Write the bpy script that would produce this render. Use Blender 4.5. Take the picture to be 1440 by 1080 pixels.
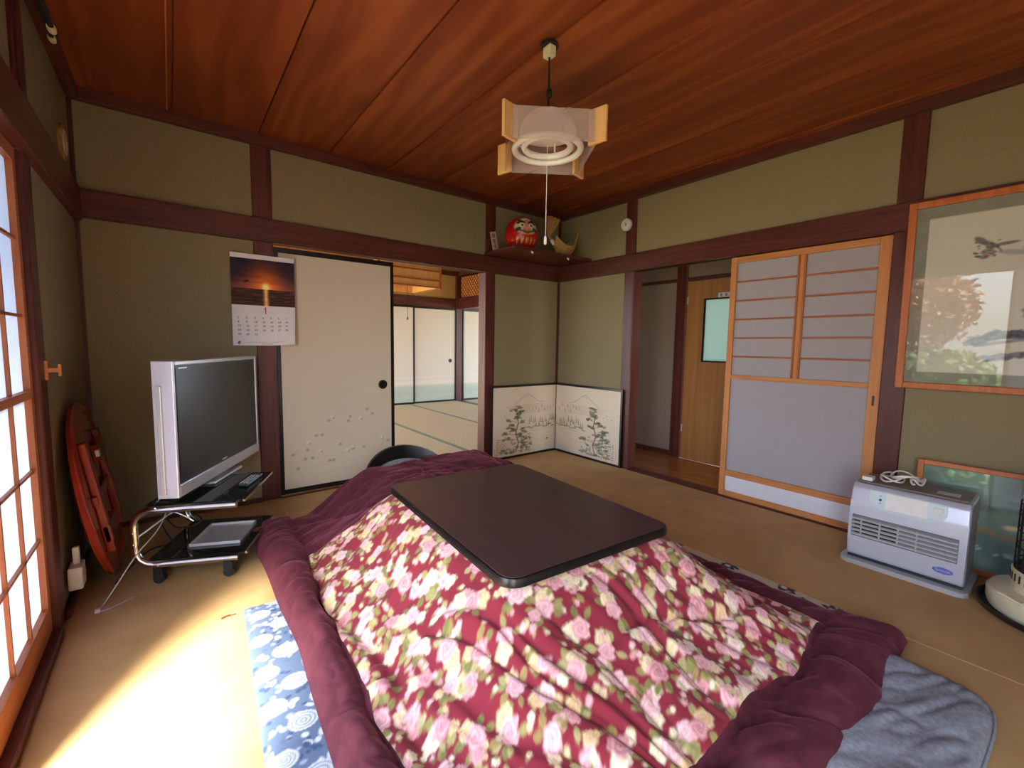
import bpy, bmesh, math, random
import numpy as np
from mathutils import Vector, Matrix

for o in list(bpy.data.objects):
    bpy.data.objects.remove(o, do_unlink=True)
SC = bpy.context.scene
COL = SC.collection
random.seed(7)
RNG = np.random.RandomState(11)

# ------------------------------------------------------------------ camera
F_PX = 618.17
YAW, PITCH, ROLL = [math.radians(a) for a in (-37.7919, 5.0716, 0.9036)]
fwd = Vector((-math.sin(YAW)*math.cos(PITCH), math.cos(YAW)*math.cos(PITCH), -math.sin(PITCH)))
rt = Vector((math.cos(YAW), math.sin(YAW), 0)); up = rt.cross(fwd)
rt, up = rt*math.cos(ROLL)+up*math.sin(ROLL), -rt*math.sin(ROLL)+up*math.cos(ROLL)
cam_d = bpy.data.cameras.new('camera'); cam = bpy.data.objects.new('camera', cam_d); COL.objects.link(cam)
cam.matrix_world = Matrix(((rt.x, up.x, -fwd.x, 0.3712), (rt.y, up.y, -fwd.y, -3.3843), (rt.z, up.z, -fwd.z, 1.1053), (0, 0, 0, 1)))
cam_d.sensor_fit = 'HORIZONTAL'; cam_d.sensor_width = 36.0; cam_d.lens = F_PX/1440*36.0
cam_d.clip_start = 0.02; cam_d.clip_end = 200
SC.camera = cam

# ------------------------------------------------------------------ light
SC.view_settings.view_transform = 'Standard'; SC.view_settings.look = 'None'
SC.view_settings.gamma = 1.0; SC.view_settings.use_curve_mapping = False
SC.view_settings.exposure = 3.55
world = bpy.data.worlds.new('sky'); SC.world = world; world.use_nodes = True
wn = world.node_tree; wn.nodes.clear()
wo = wn.nodes.new('ShaderNodeOutputWorld'); wb = wn.nodes.new('ShaderNodeBackground')
ws = wn.nodes.new('ShaderNodeTexSky'); ws.sky_type = 'HOSEK_WILKIE'
SUN_EL = math.radians(50); SUN_DIR = Vector((0.52*math.cos(SUN_EL), 0.854*math.cos(SUN_EL), -math.sin(SUN_EL))).normalized()
ws.sun_direction = -SUN_DIR; ws.turbidity = 7.0; ws.ground_albedo = 0.4
wb.inputs['Strength'].default_value = 3.8
wn.links.new(ws.outputs['Color'], wb.inputs['Color']); wn.links.new(wb.outputs[0], wo.inputs[0])
sun_d = bpy.data.lights.new('sun', 'SUN'); sun_d.energy = 5.5; sun_d.angle = math.radians(14); sun_d.color = (1.0, 0.95, 0.86)
sun = bpy.data.objects.new('sun', sun_d); COL.objects.link(sun)
sun.rotation_euler = SUN_DIR.to_track_quat('-Z', 'Y').to_euler()
def portal(loc, normal, sx, sy):
    d = bpy.data.lights.new('window_portal', 'AREA'); d.shape = 'RECTANGLE'; d.size = sx; d.size_y = sy
    d.cycles.is_portal = True
    o = bpy.data.objects.new('window_portal', d); COL.objects.link(o)
    o.location = loc; o.rotation_euler = Vector(normal).to_track_quat('-Z', 'Z').to_euler()
SC.cycles.max_bounces = 10; SC.cycles.diffuse_bounces = 7; SC.cycles.transparent_max_bounces = 12
SC.cycles.caustics_reflective = False; SC.cycles.caustics_refractive = False
SC.cycles.sample_clamp_indirect = 8.0

# ------------------------------------------------------------------ materials
def lin(c):
    out = []
    for v in c[:3]:
        v /= 255.0
        out.append(v/12.92 if v <= 0.04045 else ((v+0.055)/1.055)**2.4)
    return tuple(out)
def S(*c): return lin(c)+(1.0,)
def base(name, color=(1, 1, 1, 1), rough=0.6, metal=0.0, spec=0.5):
    m = bpy.data.materials.new(name); m.use_nodes = True
    p = m.node_tree.nodes['Principled BSDF']
    p.inputs['Base Color'].default_value = color; p.inputs['Roughness'].default_value = rough
    p.inputs['Metallic'].default_value = metal; p.inputs['Specular IOR Level'].default_value = spec
    return m, m.node_tree, p
def coords(nt, scale=(1, 1, 1), rand=True):
    tc = nt.nodes.new('ShaderNodeTexCoord'); mp = nt.nodes.new('ShaderNodeMapping')
    mp.inputs['Scale'].default_value = scale
    if rand:
        oi = nt.nodes.new('ShaderNodeObjectInfo'); mu = nt.nodes.new('ShaderNodeMath'); mu.operation = 'MULTIPLY'; mu.inputs[1].default_value = 37.0
        ad = nt.nodes.new('ShaderNodeVectorMath'); ad.operation = 'ADD'
        nt.links.new(oi.outputs['Random'], mu.inputs[0]); nt.links.new(tc.outputs['Object'], ad.inputs[0]); nt.links.new(mu.outputs[0], ad.inputs[1])
        nt.links.new(ad.outputs[0], mp.inputs['Vector'])
    else:
        nt.links.new(tc.outputs['Object'], mp.inputs['Vector'])
    return mp.outputs['Vector']
def ramp(nt, fac, stops):
    r = nt.nodes.new('ShaderNodeValToRGB'); e = r.color_ramp.elements
    while len(e) < len(stops): e.new(0.5)
    for i, (p, c) in enumerate(stops): e[i].position = p; e[i].color = c
    nt.links.new(fac, r.inputs['Fac']); return r.outputs['Color']
def noise(nt, vec, scale, detail=4, rough=0.55, dist=0.0):
    n = nt.nodes.new('ShaderNodeTexNoise'); n.inputs['Scale'].default_value = scale; n.inputs['Detail'].default_value = detail
    n.inputs['Roughness'].default_value = rough; n.inputs['Distortion'].default_value = dist
    nt.links.new(vec, n.inputs['Vector']); return n.outputs['Fac']
def bump(nt, p, h, strength, dist=0.002):
    b = nt.nodes.new('ShaderNodeBump'); b.inputs['Strength'].default_value = strength; b.inputs['Distance'].default_value = dist
    nt.links.new(h, b.inputs['Height']); nt.links.new(b.outputs[0], p.inputs['Normal'])
def plain(name, color, rough=0.5, metal=0.0, var=0.12, scale=30.0, spec=0.5, bmp=0.0):
    m, nt, p = base(name, color, rough, metal, spec)
    f = noise(nt, coords(nt), scale, 5)
    k0 = tuple(max(0, v*(1-var)) for v in color[:3])+(1,); k1 = tuple(min(1, v*(1+var)) for v in color[:3])+(1,)
    nt.links.new(ramp(nt, f, [(0.3, k0), (0.7, k1)]), p.inputs['Base Color'])
    if bmp: bump(nt, p, f, bmp)
    return m
def wood(name, c0, c1, axis='z', rough=0.45, scale=9.0, spec=0.4, stretch=0.06, coat=0.0):
    m, nt, p = base(name, c1, rough, 0, spec)
    s = [1.0, 1.0, 1.0]; s['xyz'.index(axis)] = stretch
    v = coords(nt, s)
    f = noise(nt, v, scale*3, 6, 0.6, 0.8)
    nt.links.new(ramp(nt, f, [(0.3, c0), (0.7, c1)]), p.inputs['Base Color'])
    p.inputs['Coat Weight'].default_value = coat; p.inputs['Coat Roughness'].default_value = 0.15
    bump(nt, p, f, 0.12, 0.001)
    return m
def attr(name, rough=0.7, spec=0.3, sheen=0.0, bmp=0.0, bscale=500.0, coat=0.0):
    m, nt, p = base(name, (1, 1, 1, 1), rough, 0, spec)
    a = nt.nodes.new('ShaderNodeAttribute'); a.attribute_name = 'print'
    nt.links.new(a.outputs['Color'], p.inputs['Base Color'])
    p.inputs['Sheen Weight'].default_value = sheen; p.inputs['Sheen Roughness'].default_value = 0.4
    p.inputs['Coat Weight'].default_value = coat; p.inputs['Coat Roughness'].default_value = 0.02
    if bmp: bump(nt, p, noise(nt, coords(nt), bscale, 3), bmp, 0.003)
    return m
def translucent(name, color, mix=0.6, rough=0.9):
    m = bpy.data.materials.new(name); m.use_nodes = True; nt = m.node_tree; nt.nodes.clear()
    o = nt.nodes.new('ShaderNodeOutputMaterial'); d = nt.nodes.new('ShaderNodeBsdfDiffuse'); t = nt.nodes.new('ShaderNodeBsdfTranslucent')
    x = nt.nodes.new('ShaderNodeMixShader'); x.inputs[0].default_value = mix
    f = noise(nt, coords(nt), 60, 4)
    c = ramp(nt, f, [(0.3, tuple(v*0.96 for v in color[:3])+(1,)), (0.7, color)])
    nt.links.new(c, d.inputs['Color']); nt.links.new(c, t.inputs['Color'])
    nt.links.new(d.outputs[0], x.inputs[1]); nt.links.new(t.outputs[0], x.inputs[2]); nt.links.new(x.outputs[0], o.inputs[0])
    return m
def clearglass(name, tint=(1, 1, 1, 1), ior=1.5, rough=0.0, haze=0.0, hazecol=(0.8, 0.8, 0.8, 1)):
    m = bpy.data.materials.new(name); m.use_nodes = True; nt = m.node_tree; nt.nodes.clear()
    o = nt.nodes.new('ShaderNodeOutputMaterial'); t = nt.nodes.new('ShaderNodeBsdfTransparent'); g = nt.nodes.new('ShaderNodeBsdfGlossy')
    t.inputs['Color'].default_value = tint; g.inputs['Roughness'].default_value = rough
    fr = nt.nodes.new('ShaderNodeFresnel'); fr.inputs['IOR'].default_value = ior
    x = nt.nodes.new('ShaderNodeMixShader')
    src = t.outputs[0]
    if haze:
        d = nt.nodes.new('ShaderNodeBsdfDiffuse'); d.inputs['Color'].default_value = hazecol
        y = nt.nodes.new('ShaderNodeMixShader'); y.inputs[0].default_value = haze
        nt.links.new(t.outputs[0], y.inputs[1]); nt.links.new(d.outputs[0], y.inputs[2]); src = y.outputs[0]
    ge = nt.nodes.new('ShaderNodeNewGeometry'); inv = nt.nodes.new('ShaderNodeMath'); inv.operation = 'SUBTRACT'; inv.inputs[0].default_value = 1.0
    mu = nt.nodes.new('ShaderNodeMath'); mu.operation = 'MULTIPLY'      # only the outer face of a thin sheet reflects
    nt.links.new(ge.outputs['Backfacing'], inv.inputs[1]); nt.links.new(fr.outputs[0], mu.inputs[0]); nt.links.new(inv.outputs[0], mu.inputs[1])
    nt.links.new(mu.outputs[0], x.inputs[0]); nt.links.new(src, x.inputs[1]); nt.links.new(g.outputs[0], x.inputs[2]); nt.links.new(x.outputs[0], o.inputs[0])
    return m

DW0, DW1 = S(70, 34, 30), S(106, 54, 45)
M = {}
for a in 'xyz':
    M['dw'+a] = wood('dark_wood_'+a, DW0, DW1, a, 0.38, 9)
    M['lw'+a] = wood('light_wood_'+a, S(188, 118, 66), S(214, 148, 92), a, 0.45, 9)
    M['sw'+a] = wood('shoji_wood_'+a, S(150, 84, 44), S(186, 112, 64), a, 0.45, 9)
M['plaster'] = plain('sand_plaster', S(146, 133, 103), 0.92, var=0.10, scale=160, spec=0.1, bmp=0.15)
M['plaster_tan'] = plain('tan_plaster', S(190, 160, 104), 0.92, var=0.06, scale=120, spec=0.1)
M['hallwall'] = plain('hall_wallpaper', S(150, 132, 118), 0.85, var=0.08, scale=90, spec=0.15)
M['black'] = plain('black_lacquer', S(22, 19, 20), 0.3, var=0.1)
M['blackplastic'] = plain('black_plastic', S(26, 26, 30), 0.4, var=0.1)
M['rubber'] = plain('black_rubber', S(24, 24, 24), 0.75, var=0.1)
M['chrome'] = plain('chrome', S(215, 212, 208), 0.16, 1.0, 0.03)
M['silver'] = plain('silver_plastic', S(200, 200, 204), 0.3, 0.35, 0.03)
M['silverlight'] = plain('pale_silver_plastic', S(206, 208, 222), 0.30, 0.25, 0.02)
M['cream'] = plain('cream_enamel', S(226, 220, 186), 0.3, var=0.03)
M['white'] = plain('white_plastic', S(232, 230, 226), 0.4, var=0.03)
M['whitepanel'] = plain('white_panel', S(226, 226, 236), 0.5, var=0.02)
M['red'] = plain('red_lacquer', S(146, 46, 24), 0.25, var=0.18, scale=8)
M['screen'] = plain('tv_screen', S(30, 29, 30), 0.30, var=0.02, spec=0.3)
M['paper'] = translucent('shoji_paper', S(196, 202, 218), 0.55)
M['frost'] = translucent('frosted_glass', S(196, 190, 196), 0.3)
M['frostbath'] = translucent('textured_bath_glass', S(188, 202, 190), 0.6)
M['lampplastic'] = clearglass('lamp_sheet', (0.93, 0.9, 0.9, 1), 1.35, 0.2, 0.34, S(214, 196, 194))
M['glass'] = clearglass('picture_glass', (0.98, 0.99, 0.98, 1), 1.55, 0.0)
M['darkglass'] = clearglass('smoked_glass', (0.25, 0.26, 0.28, 1), 1.5, 0.05, 0.5, S(40, 42, 48))
M['tube'] = plain('fluorescent_tube', S(240, 238, 236), 0.3, var=0.02)
M['metalwhite'] = plain('white_enamel', S(225, 220, 215), 0.35, var=0.03)
M['maple'] = wood('pale_lamp_wood', S(214, 164, 104), S(232, 188, 130), 'z', 0.5, 8)
M['straw'] = plain('rice_straw', S(172, 134, 80), 0.9, var=0.35, scale=120, bmp=0.4)
M['greyfabric'] = plain('grey_plush', S(150, 154, 164), 0.95, var=0.22, scale=70, spec=0.1, bmp=0.6)
M['velvet'], nt, p = base('burgundy_velvet', S(104, 42, 58), 0.75, 0, 0.2)
p.inputs['Sheen Weight'].default_value = 0.7; p.inputs['Sheen Roughness'].default_value = 0.35; p.inputs['Sheen Tint'].default_value = S(190, 110, 135)
f = noise(nt, coords(nt, (1, 1, 1)), 14, 5, 0.6, 0.6)
nt.links.new(ramp(nt, f, [(0.3, S(74, 31, 42)), (0.72, S(106, 50, 62))]), p.inputs['Base Color']); bump(nt, p, noise(nt, coords(nt), 260, 3), 0.25, 0.003)
M['floral'] = attr('floral_cotton', 0.85, 0.15, 0.15, 0.2, 420)
M['printmatte'] = attr('printed_paper', 0.75, 0.2)
M['printcloth'] = attr('printed_cloth', 0.9, 0.1, 0.1, 0.3, 300)
M['tabletop'] = wood('kotatsu_veneer', S(76, 54, 53), S(90, 65, 63), 'y', 0.30, 5, 0.5, 0.15)
M['picframe'] = wood('orange_frame_wood', S(176, 92, 44), S(204, 120, 64), 'z', 0.35, 9)
M['doorply'] = wood('door_plywood', S(164, 110, 58), S(186, 132, 76), 'z', 0.5, 7, stretch=0.03)
M['hallfloor'] = wood('hall_floor_wood', S(122, 62, 28), S(168, 98, 48), 'y', 0.25, 6, coat=0.4)
M['garden'] = plain('garden_soil', S(120, 124, 92), 0.95, var=0.25, scale=4)
M['leafgreen'] = plain('leaf_green', S(110, 140, 70), 0.7, var=0.3, scale=8)
M['leaforange'] = plain('leaf_orange', S(176, 112, 84), 0.7, var=0.3, scale=8)
M['soffit'] = plain('eave_boards', S(120, 92, 66), 0.8)
# rush matting: fine weave ribs across the strip
M['rush'], nt, p = base('rush_matting', S(188, 152, 102), 0.8, 0, 0.25)
v = coords(nt, (1, 1, 1))
w = nt.nodes.new('ShaderNodeTexWave'); w.bands_direction = 'X'; w.inputs['Scale'].default_value = 90; w.inputs['Distortion'].default_value = 0.6
nt.links.new(v, w.inputs['Vector'])
f2 = noise(nt, v, 3.0, 6, 0.6, 0.3)
c2 = ramp(nt, f2, [(0.3, S(188, 150, 98)), (0.7, S(208, 172, 120))])
nt.links.new(c2, p.inputs['Base Color']); bump(nt, p, w.outputs['Fac'], 0.15, 0.001)
M['tatami'] = plain('tatami_facing', S(206, 188, 144), 0.8, var=0.06, scale=25)
M['heri'] = plain('tatami_green_border', S(132, 148, 118), 0.85, var=0.1)
M['seam'] = plain('pale_seam', S(214, 188, 140), 0.8, var=0.05)
# ceiling boards, cathedral grain
M['ceil'], nt, p = base('ceiling_cedar', S(150, 72, 32), 0.42, 0, 0.35)
v = coords(nt, (1.0, 0.16, 1.0))
n1 = noise(nt, v, 3.2, 3, 0.5, 0.4)
w = nt.nodes.new('ShaderNodeTexWave'); w.bands_direction = 'X'; w.inputs['Scale'].default_value = 2.2; w.inputs['Distortion'].default_value = 14; w.inputs['Detail'].default_value = 3; w.inputs['Detail Scale'].default_value = 1.2; w.inputs['Detail Roughness'].default_value = 0.65
nt.links.new(v, w.inputs['Vector'])
mx = nt.nodes.new('ShaderNodeMath'); mx.operation = 'MULTIPLY_ADD'; mx.inputs[1].default_value = 0.22
nt.links.new(w.outputs['Fac'], mx.inputs[0]); nt.links.new(n1, mx.inputs[2])
nt.links.new(ramp(nt, mx.outputs[0], [(0.36, S(118, 53, 24)), (0.60, S(134, 63, 29)), (0.88, S(166, 90, 45))]), p.inputs['Base Color'])

# ------------------------------------------------------------------ geometry helpers
class B:
    def __init__(s): s.bm = bmesh.new()
    def box(s, x0, x1, y0, y1, z0, z1):
        v = [s.bm.verts.new(c) for c in ((x0,y0,z0),(x1,y0,z0),(x1,y1,z0),(x0,y1,z0),(x0,y0,z1),(x1,y0,z1),(x1,y1,z1),(x0,y1,z1))]
        for f in ((0,3,2,1),(4,5,6,7),(0,1,5,4),(1,2,6,5),(2,3,7,6),(3,0,4,7)): s.bm.faces.new([v[i] for i in f])
        return s
    def obox(s, c, ax, h):
        c = Vector(c); A = [Vector(a)*k for a, k in zip(ax, h)]
        v = [s.bm.verts.new(c+A[0]*i+A[1]*j+A[2]*k) for k in (-1,1) for i, j in ((-1,-1),(1,-1),(1,1),(-1,1))]
        for f in ((0,3,2,1),(4,5,6,7),(0,1,5,4),(1,2,6,5),(2,3,7,6),(3,0,4,7)): s.bm.faces.new([v[i] for i in f])
        return s
    def tube(s, pts, r, n=8, closed=False):
        pts = [Vector(p) for p in pts]; N = len(pts); rings = []
        rr = r if isinstance(r, (list, tuple)) else [r]*N
        nrm = None
        for i, p in enumerate(pts):
            a = pts[(i-1) % N] if (closed or i) else p; b = pts[(i+1) % N] if (closed or i < N-1) else p
            t = (b-a).normalized()
            if nrm is None: nrm = t.orthogonal().normalized()
            else: nrm = (nrm-t*nrm.dot(t)).normalized()
            bi = t.cross(nrm)
            rings.append([s.bm.verts.new(p+(nrm*math.cos(2*math.pi*k/n)+bi*math.sin(2*math.pi*k/n))*rr[i]) for k in range(n)])
        for i in range(N if closed else N-1):
            A, C = rings[i], rings[(i+1) % N]
            for k in range(n): s.bm.faces.new((A[k], A[(k+1) % n], C[(k+1) % n], C[k]))
        if not closed:
            s.bm.faces.new(rings[0][::-1]); s.bm.faces.new(rings[-1])
        return s
    def lathe(s, prof, n=24, c=(0, 0, 0), ax=((1,0,0),(0,1,0),(0,0,1)), sq=(1, 1)):
        c = Vector(c); X, Y, Z = [Vector(a) for a in ax]; rings = []
        for r, z in prof:
            if r < 1e-6: rings.append([s.bm.verts.new(c+Z*z)])
            else: rings.append([s.bm.verts.new(c+X*r*sq[0]*math.cos(2*math.pi*k/n)+Y*r*sq[1]*math.sin(2*math.pi*k/n)+Z*z) for k in range(n)])
        for A, C in zip(rings, rings[1:]):
            for k in range(n):
                q = [A[k % len(A)], A[(k+1) % n % len(A)], C[(k+1) % n % len(C)], C[k % len(C)]]
                u = []
                for w_ in q:
                    if w_ not in u: u.append(w_)
                if len(u) > 2: s.bm.faces.new(u)
        if len(rings[0]) > 1: s.bm.faces.new(rings[0][::-1])
        if len(rings[-1]) > 1: s.bm.faces.new(rings[-1])
        return s
    def prism(s, poly, z0, z1, o=(0,0,0), ax=((1,0,0),(0,1,0),(0,0,1))):
        o = Vector(o); X, Y, Z = [Vector(a) for a in ax]
        a = [s.bm.verts.new(o+X*p[0]+Y*p[1]+Z*z0) for p in poly]; b = [s.bm.verts.new(o+X*p[0]+Y*p[1]+Z*z1) for p in poly]
        s.bm.faces.new(a[::-1]); s.bm.faces.new(b); n = len(poly)
        for i in range(n): s.bm.faces.new((a[i], a[(i+1) % n], b[(i+1) % n], b[i]))
        return s
    def out(s, name, mat, parent=None, bevel=0.0, smooth=False, seg=2):
        bm = s.bm
        if bevel:
            bmesh.ops.bevel(bm, geom=list(bm.edges), offset=bevel, segments=seg, affect='EDGES', profile=0.5, clamp_overlap=True)
        bmesh.ops.recalc_face_normals(bm, faces=list(bm.faces))
        me = bpy.data.meshes.new(name); bm.to_mesh(me); bm.free()
        me.materials.append(M[mat] if isinstance(mat, str) else mat)
        if smooth or bevel: me.shade_smooth() if smooth else None
        if smooth == 'auto': pass
        o = bpy.data.objects.new(name, me); COL.objects.link(o)
        if parent is not None: o.parent = parent
        return o
def tag(o, label=None, cat=None, group=None, kind=None):
    if label: o['label'] = label
    if cat: o['category'] = cat
    if group: o['group'] = group
    if kind: o['kind'] = kind
    return o
def thing(name, label, cat, loc=(0, 0, 0), rz=0, group=None, kind=None):
    o = bpy.data.objects.new(name, None); o.empty_display_size = 0.05; COL.objects.link(o); o.location = loc; o.rotation_euler = (0, 0, rz)
    return tag(o, label, cat, group, kind)
def struct(o, label=None): return tag(o, label, kind='structure')
def shade_auto(o, ang=35):
    me = o.data; me.shade_smooth()
    try: me.set_sharp_from_angle(angle=math.radians(ang))
    except Exception: pass
    return o
def rrect(w, h, r, n=6):
    P = []
    for cx, cy, a0 in ((w/2-r, h/2-r, 0), (-w/2+r, h/2-r, 90), (-w/2+r, -h/2+r, 180), (w/2-r, -h/2+r, 270)):
        for k in range(n+1):
            a = math.radians(a0+90*k/n); P.append((cx+r*math.cos(a), cy+r*math.sin(a)))
    return P
def grid_mesh(name, P, mat, col=None, parent=None, mask=None, smooth=True):
    ny, nx = P.shape[:2]
    idx = np.arange(ny*nx).reshape(ny, nx)
    q = np.stack([idx[:-1, :-1], idx[:-1, 1:], idx[1:, 1:], idx[1:, :-1]], -1).reshape(-1, 4)
    if mask is not None: q = q[mask.reshape(-1)]
    used = np.unique(q); re = np.full(ny*nx, -1); re[used] = np.arange(len(used)); q = re[q]
    co = P.reshape(-1, 3)[used]
    me = bpy.data.meshes.new(name); me.vertices.add(len(co)); me.vertices.foreach_set('co', co.astype(np.float32).ravel())
    me.loops.add(q.size); me.loops.foreach_set('vertex_index', q.astype(np.int32).ravel())
    me.polygons.add(len(q)); me.polygons.foreach_set('loop_start', np.arange(0, q.size, 4, dtype=np.int32))
    me.update(calc_edges=True); me.validate()
    if col is not None:
        a = me.attributes.new('print', 'FLOAT_COLOR', 'POINT')
        c = np.ones((len(co), 4), np.float32); c[:, :3] = col.reshape(-1, 3)[used]
        a.data.foreach_set('color', c.ravel())
    me.materials.append(M[mat] if isinstance(mat, str) else mat)
    if smooth: me.shade_smooth()
    o = bpy.data.objects.new(name, me); COL.objects.link(o)
    if parent is not None: o.parent = parent
    return o

# ------------------------------------------------------------------ painted prints (colour fields held on the vertices)
class Canvas:
    """print design in metres, u to the right, v up"""
    def __init__(s, w, h, step, color):
        s.w, s.h = w, h; s.nx, s.ny = int(round(w/step))+1, int(round(h/step))+1
        s.U, s.V = np.meshgrid(np.linspace(0, w, s.nx), np.linspace(0, h, s.ny)); s.st = step
        s.C = np.empty((s.ny, s.nx, 3)); s.C[:] = lin(color)
    def win(s, u0, u1, v0, v1):
        i0, i1 = max(0, int(u0/s.w*(s.nx-1))-1), min(s.nx, int(u1/s.w*(s.nx-1))+3)
        j0, j1 = max(0, int(v0/s.h*(s.ny-1))-1), min(s.ny, int(v1/s.h*(s.ny-1))+3)
        return slice(j0, max(j0, j1)), slice(i0, max(i0, i1))
    def put(s, sl, a, c):
        c = np.array(lin(c)) if not isinstance(c, np.ndarray) else c
        s.C[sl] = s.C[sl]*(1-a[..., None])+c*a[..., None]
    def ell(s, u, v, a, b, c, ang=0.0, al=1.0, soft=None):
        r = max(a, b); sl = s.win(u-r, u+r, v-r, v+r)
        du, dv = s.U[sl]-u, s.V[sl]-v; ca, sa = math.cos(ang), math.sin(ang)
        x, y = du*ca+dv*sa, -du*sa+dv*ca
        d = np.sqrt((x/a)**2+(y/b)**2); so = soft if soft else s.st/min(a, b)
        s.put(sl, np.clip((1-d)/so+0.5, 0, 1)*al, c)
    def leaf(s, u, v, L, W, ang, c, al=1.0):
        sl = s.win(u-L, u+L, v-L, v+L); du, dv = s.U[sl]-u, s.V[sl]-v; ca, sa = math.cos(ang), math.sin(ang)
        x, y = (du*ca+dv*sa)/L, -du*sa+dv*ca
        half = W*np.clip(np.sin(np.pi*np.clip(x, 0, 1)), 0, 1)**0.8
        m = np.clip((half-np.abs(y))/s.st+0.5, 0, 1)*(x > 0)*(x < 1)
        s.put(sl, m*al, c)
        vein = np.clip((s.st*0.6-np.abs(y))/s.st+0.5, 0, 1)*(x > 0.1)*(x < 0.9)
        s.put(sl, vein*0.35*al, tuple(k*0.7 for k in c))
    def rose(s, u, v, r, light, dark, ph):
        sl = s.win(u-r*1.2, u+r*1.2, v-r*1.2, v+r*1.2); du, dv = s.U[sl]-u, s.V[sl]-v
        th = np.arctan2(dv, du); ro = np.hypot(du, dv)/r
        edge = 0.92+0.09*np.sin(5*th+ph)+0.05*np.sin(9*th+2*ph)
        m = np.clip((edge-ro)*r/s.st+0.5, 0, 1)
        k = 0.5+0.5*np.sin(15*ro**0.8-th*2+ph+1.3*np.sin(3*th+ph))
        k = np.clip(k*0.75+0.35*np.exp(-(ro/0.3)**2)+0.3*np.clip(ro-0.8, 0, 1), 0, 1)
        c = np.array(lin(light))*(1-k[..., None])+np.array(lin(dark))*k[..., None]
        s.C[sl] = s.C[sl]*(1-m[..., None])+c*m[..., None]
    def line(s, pts, w, c, al=1.0):
        for (a, b), (d, e) in zip(pts, pts[1:]):
            r = w
            sl = s.win(min(a, d)-r, max(a, d)+r, min(b, e)-r, max(b, e)+r)
            U, V = s.U[sl], s.V[sl]; L2 = max(1e-9, (d-a)**2+(e-b)**2)
            t = np.clip(((U-a)*(d-a)+(V-b)*(e-b))/L2, 0, 1)
            dist = np.hypot(U-a-t*(d-a), V-b-t*(e-b))
            s.put(sl, np.clip((w/2-dist)/s.st+0.5, 0, 1)*al, c)
    def rect(s, u0, u1, v0, v1, c, al=1.0):
        sl = s.win(u0, u1, v0, v1); U, V = s.U[sl], s.V[sl]
        m = np.clip((np.minimum(np.minimum(U-u0, u1-U), np.minimum(V-v0, v1-V)))/s.st+0.5, 0, 1)
        s.put(sl, m*al, c)
    def digits(s, txt, u, v, px, c, al=1.0):
        G = {'0':'757575577','1':'','2':''}
        F3 = {'0':(7,5,5,5,7),'1':(2,6,2,2,7),'2':(7,1,7,4,7),'3':(7,1,7,1,7),'4':(5,5,7,1,1),'5':(7,4,7,1,7),'6':(7,4,7,5,7),'7':(7,1,1,2,2),'8':(7,5,7,5,7),'9':(7,5,7,1,7)}
        for k, ch in enumerate(txt):
            for j, row in enumerate(F3[ch]):
                for i in range(3):
                    if row >> (2-i) & 1: s.rect(u+(k*4+i)*px, u+(k*4+i+1)*px, v-(j+1)*px, v-j*px, c, al)
    def surface(s, name, o, X, Y, mat, parent=None, bend=None):
        o, X, Y = np.array(o, float), np.array(X, float), np.array(Y, float)
        P = o+s.U[..., None]*X+s.V[..., None]*Y
        if bend is not None: P = P+bend(s.U, s.V)
        return grid_mesh(name, P, mat, s.C, parent)

def vnoise(x, y, seed=0):
    """smooth 2D value noise, 0..1"""
    r = np.random.RandomState(seed); T = r.rand(256, 256)
    xi, yi = np.floor(x).astype(int), np.floor(y).astype(int); fx, fy = x-xi, y-yi
    fx, fy = fx*fx*(3-2*fx), fy*fy*(3-2*fy)
    g = lambda a, b: T[b % 256, a % 256]
    return (g(xi, yi)*(1-fx)+g(xi+1, yi)*fx)*(1-fy)+(g(xi, yi+1)*(1-fx)+g(xi+1, yi+1)*fx)*fy
def sstep(a, b, x):
    t = np.clip((x-a)/(b-a), 0, 1); return t*t*(3-2*t)

# ================================================================== THE ROOM
W, ZN, ZT, HC, ZC = 3.587, 1.760, 1.911, 2.370, 2.430
XA0, XA1, XB0, XB1 = 0.828, 0.945, 2.672, 2.780      # pillars of the back wall
YC0, YC1, YD0, YD1 = -0.842, -0.950, -2.690, -2.800  # pillars of the right wall
YR = -4.55
NB = 4.10                                              # far wall of the next room

fl = struct(B().box(-0.12, W+0.12, YR, 0.06, -0.12, -0.012).out('floor', 'rush'), 'rush matted floor laid in long strips')
sx = [-0.02, 0.92, 1.75, 2.58, W]
for a, b in zip(sx, sx[1:]):
    struct_strip = B().box(a+0.0015, b-0.0015, YR, 0.0, -0.012, 0.0).out('matting_strip', 'rush', fl)
for x in sx[1:-1]:
    B().box(x-0.0035, x+0.0035, YR, 0.0, -0.011, 0.0008).out('seam_cord', 'seam', fl)

ce = struct(B().box(-0.25, W+0.25, YR-0.1, 0.10, ZC+0.03, ZC+0.20).out('ceiling', 'soffit'), 'reddish brown cedar board ceiling')
bw = 0.4375
bd = B()
bd.prism([(0, 0.0), (bw-0.005, 0.007), (bw-0.005, 0.026), (0, 0.020)], 0, -YR, (0, 0, 0), ((1, 0, 0), (0, 0, 1), (0, -1, 0)))
board = bd.out('ceiling_board', 'ceil', ce); board.location = (0.0, 0, ZC)
for k in range(-1, 9):
    if k == 0: continue
    c = board.copy(); COL.objects.link(c); c.parent = ce; c.location = (k*bw, 0, ZC)
B().box(0.408, 0.413, YR, 0, ZC-0.001, ZC+0.004).out('joint_strip', 'lwy', ce)

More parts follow.
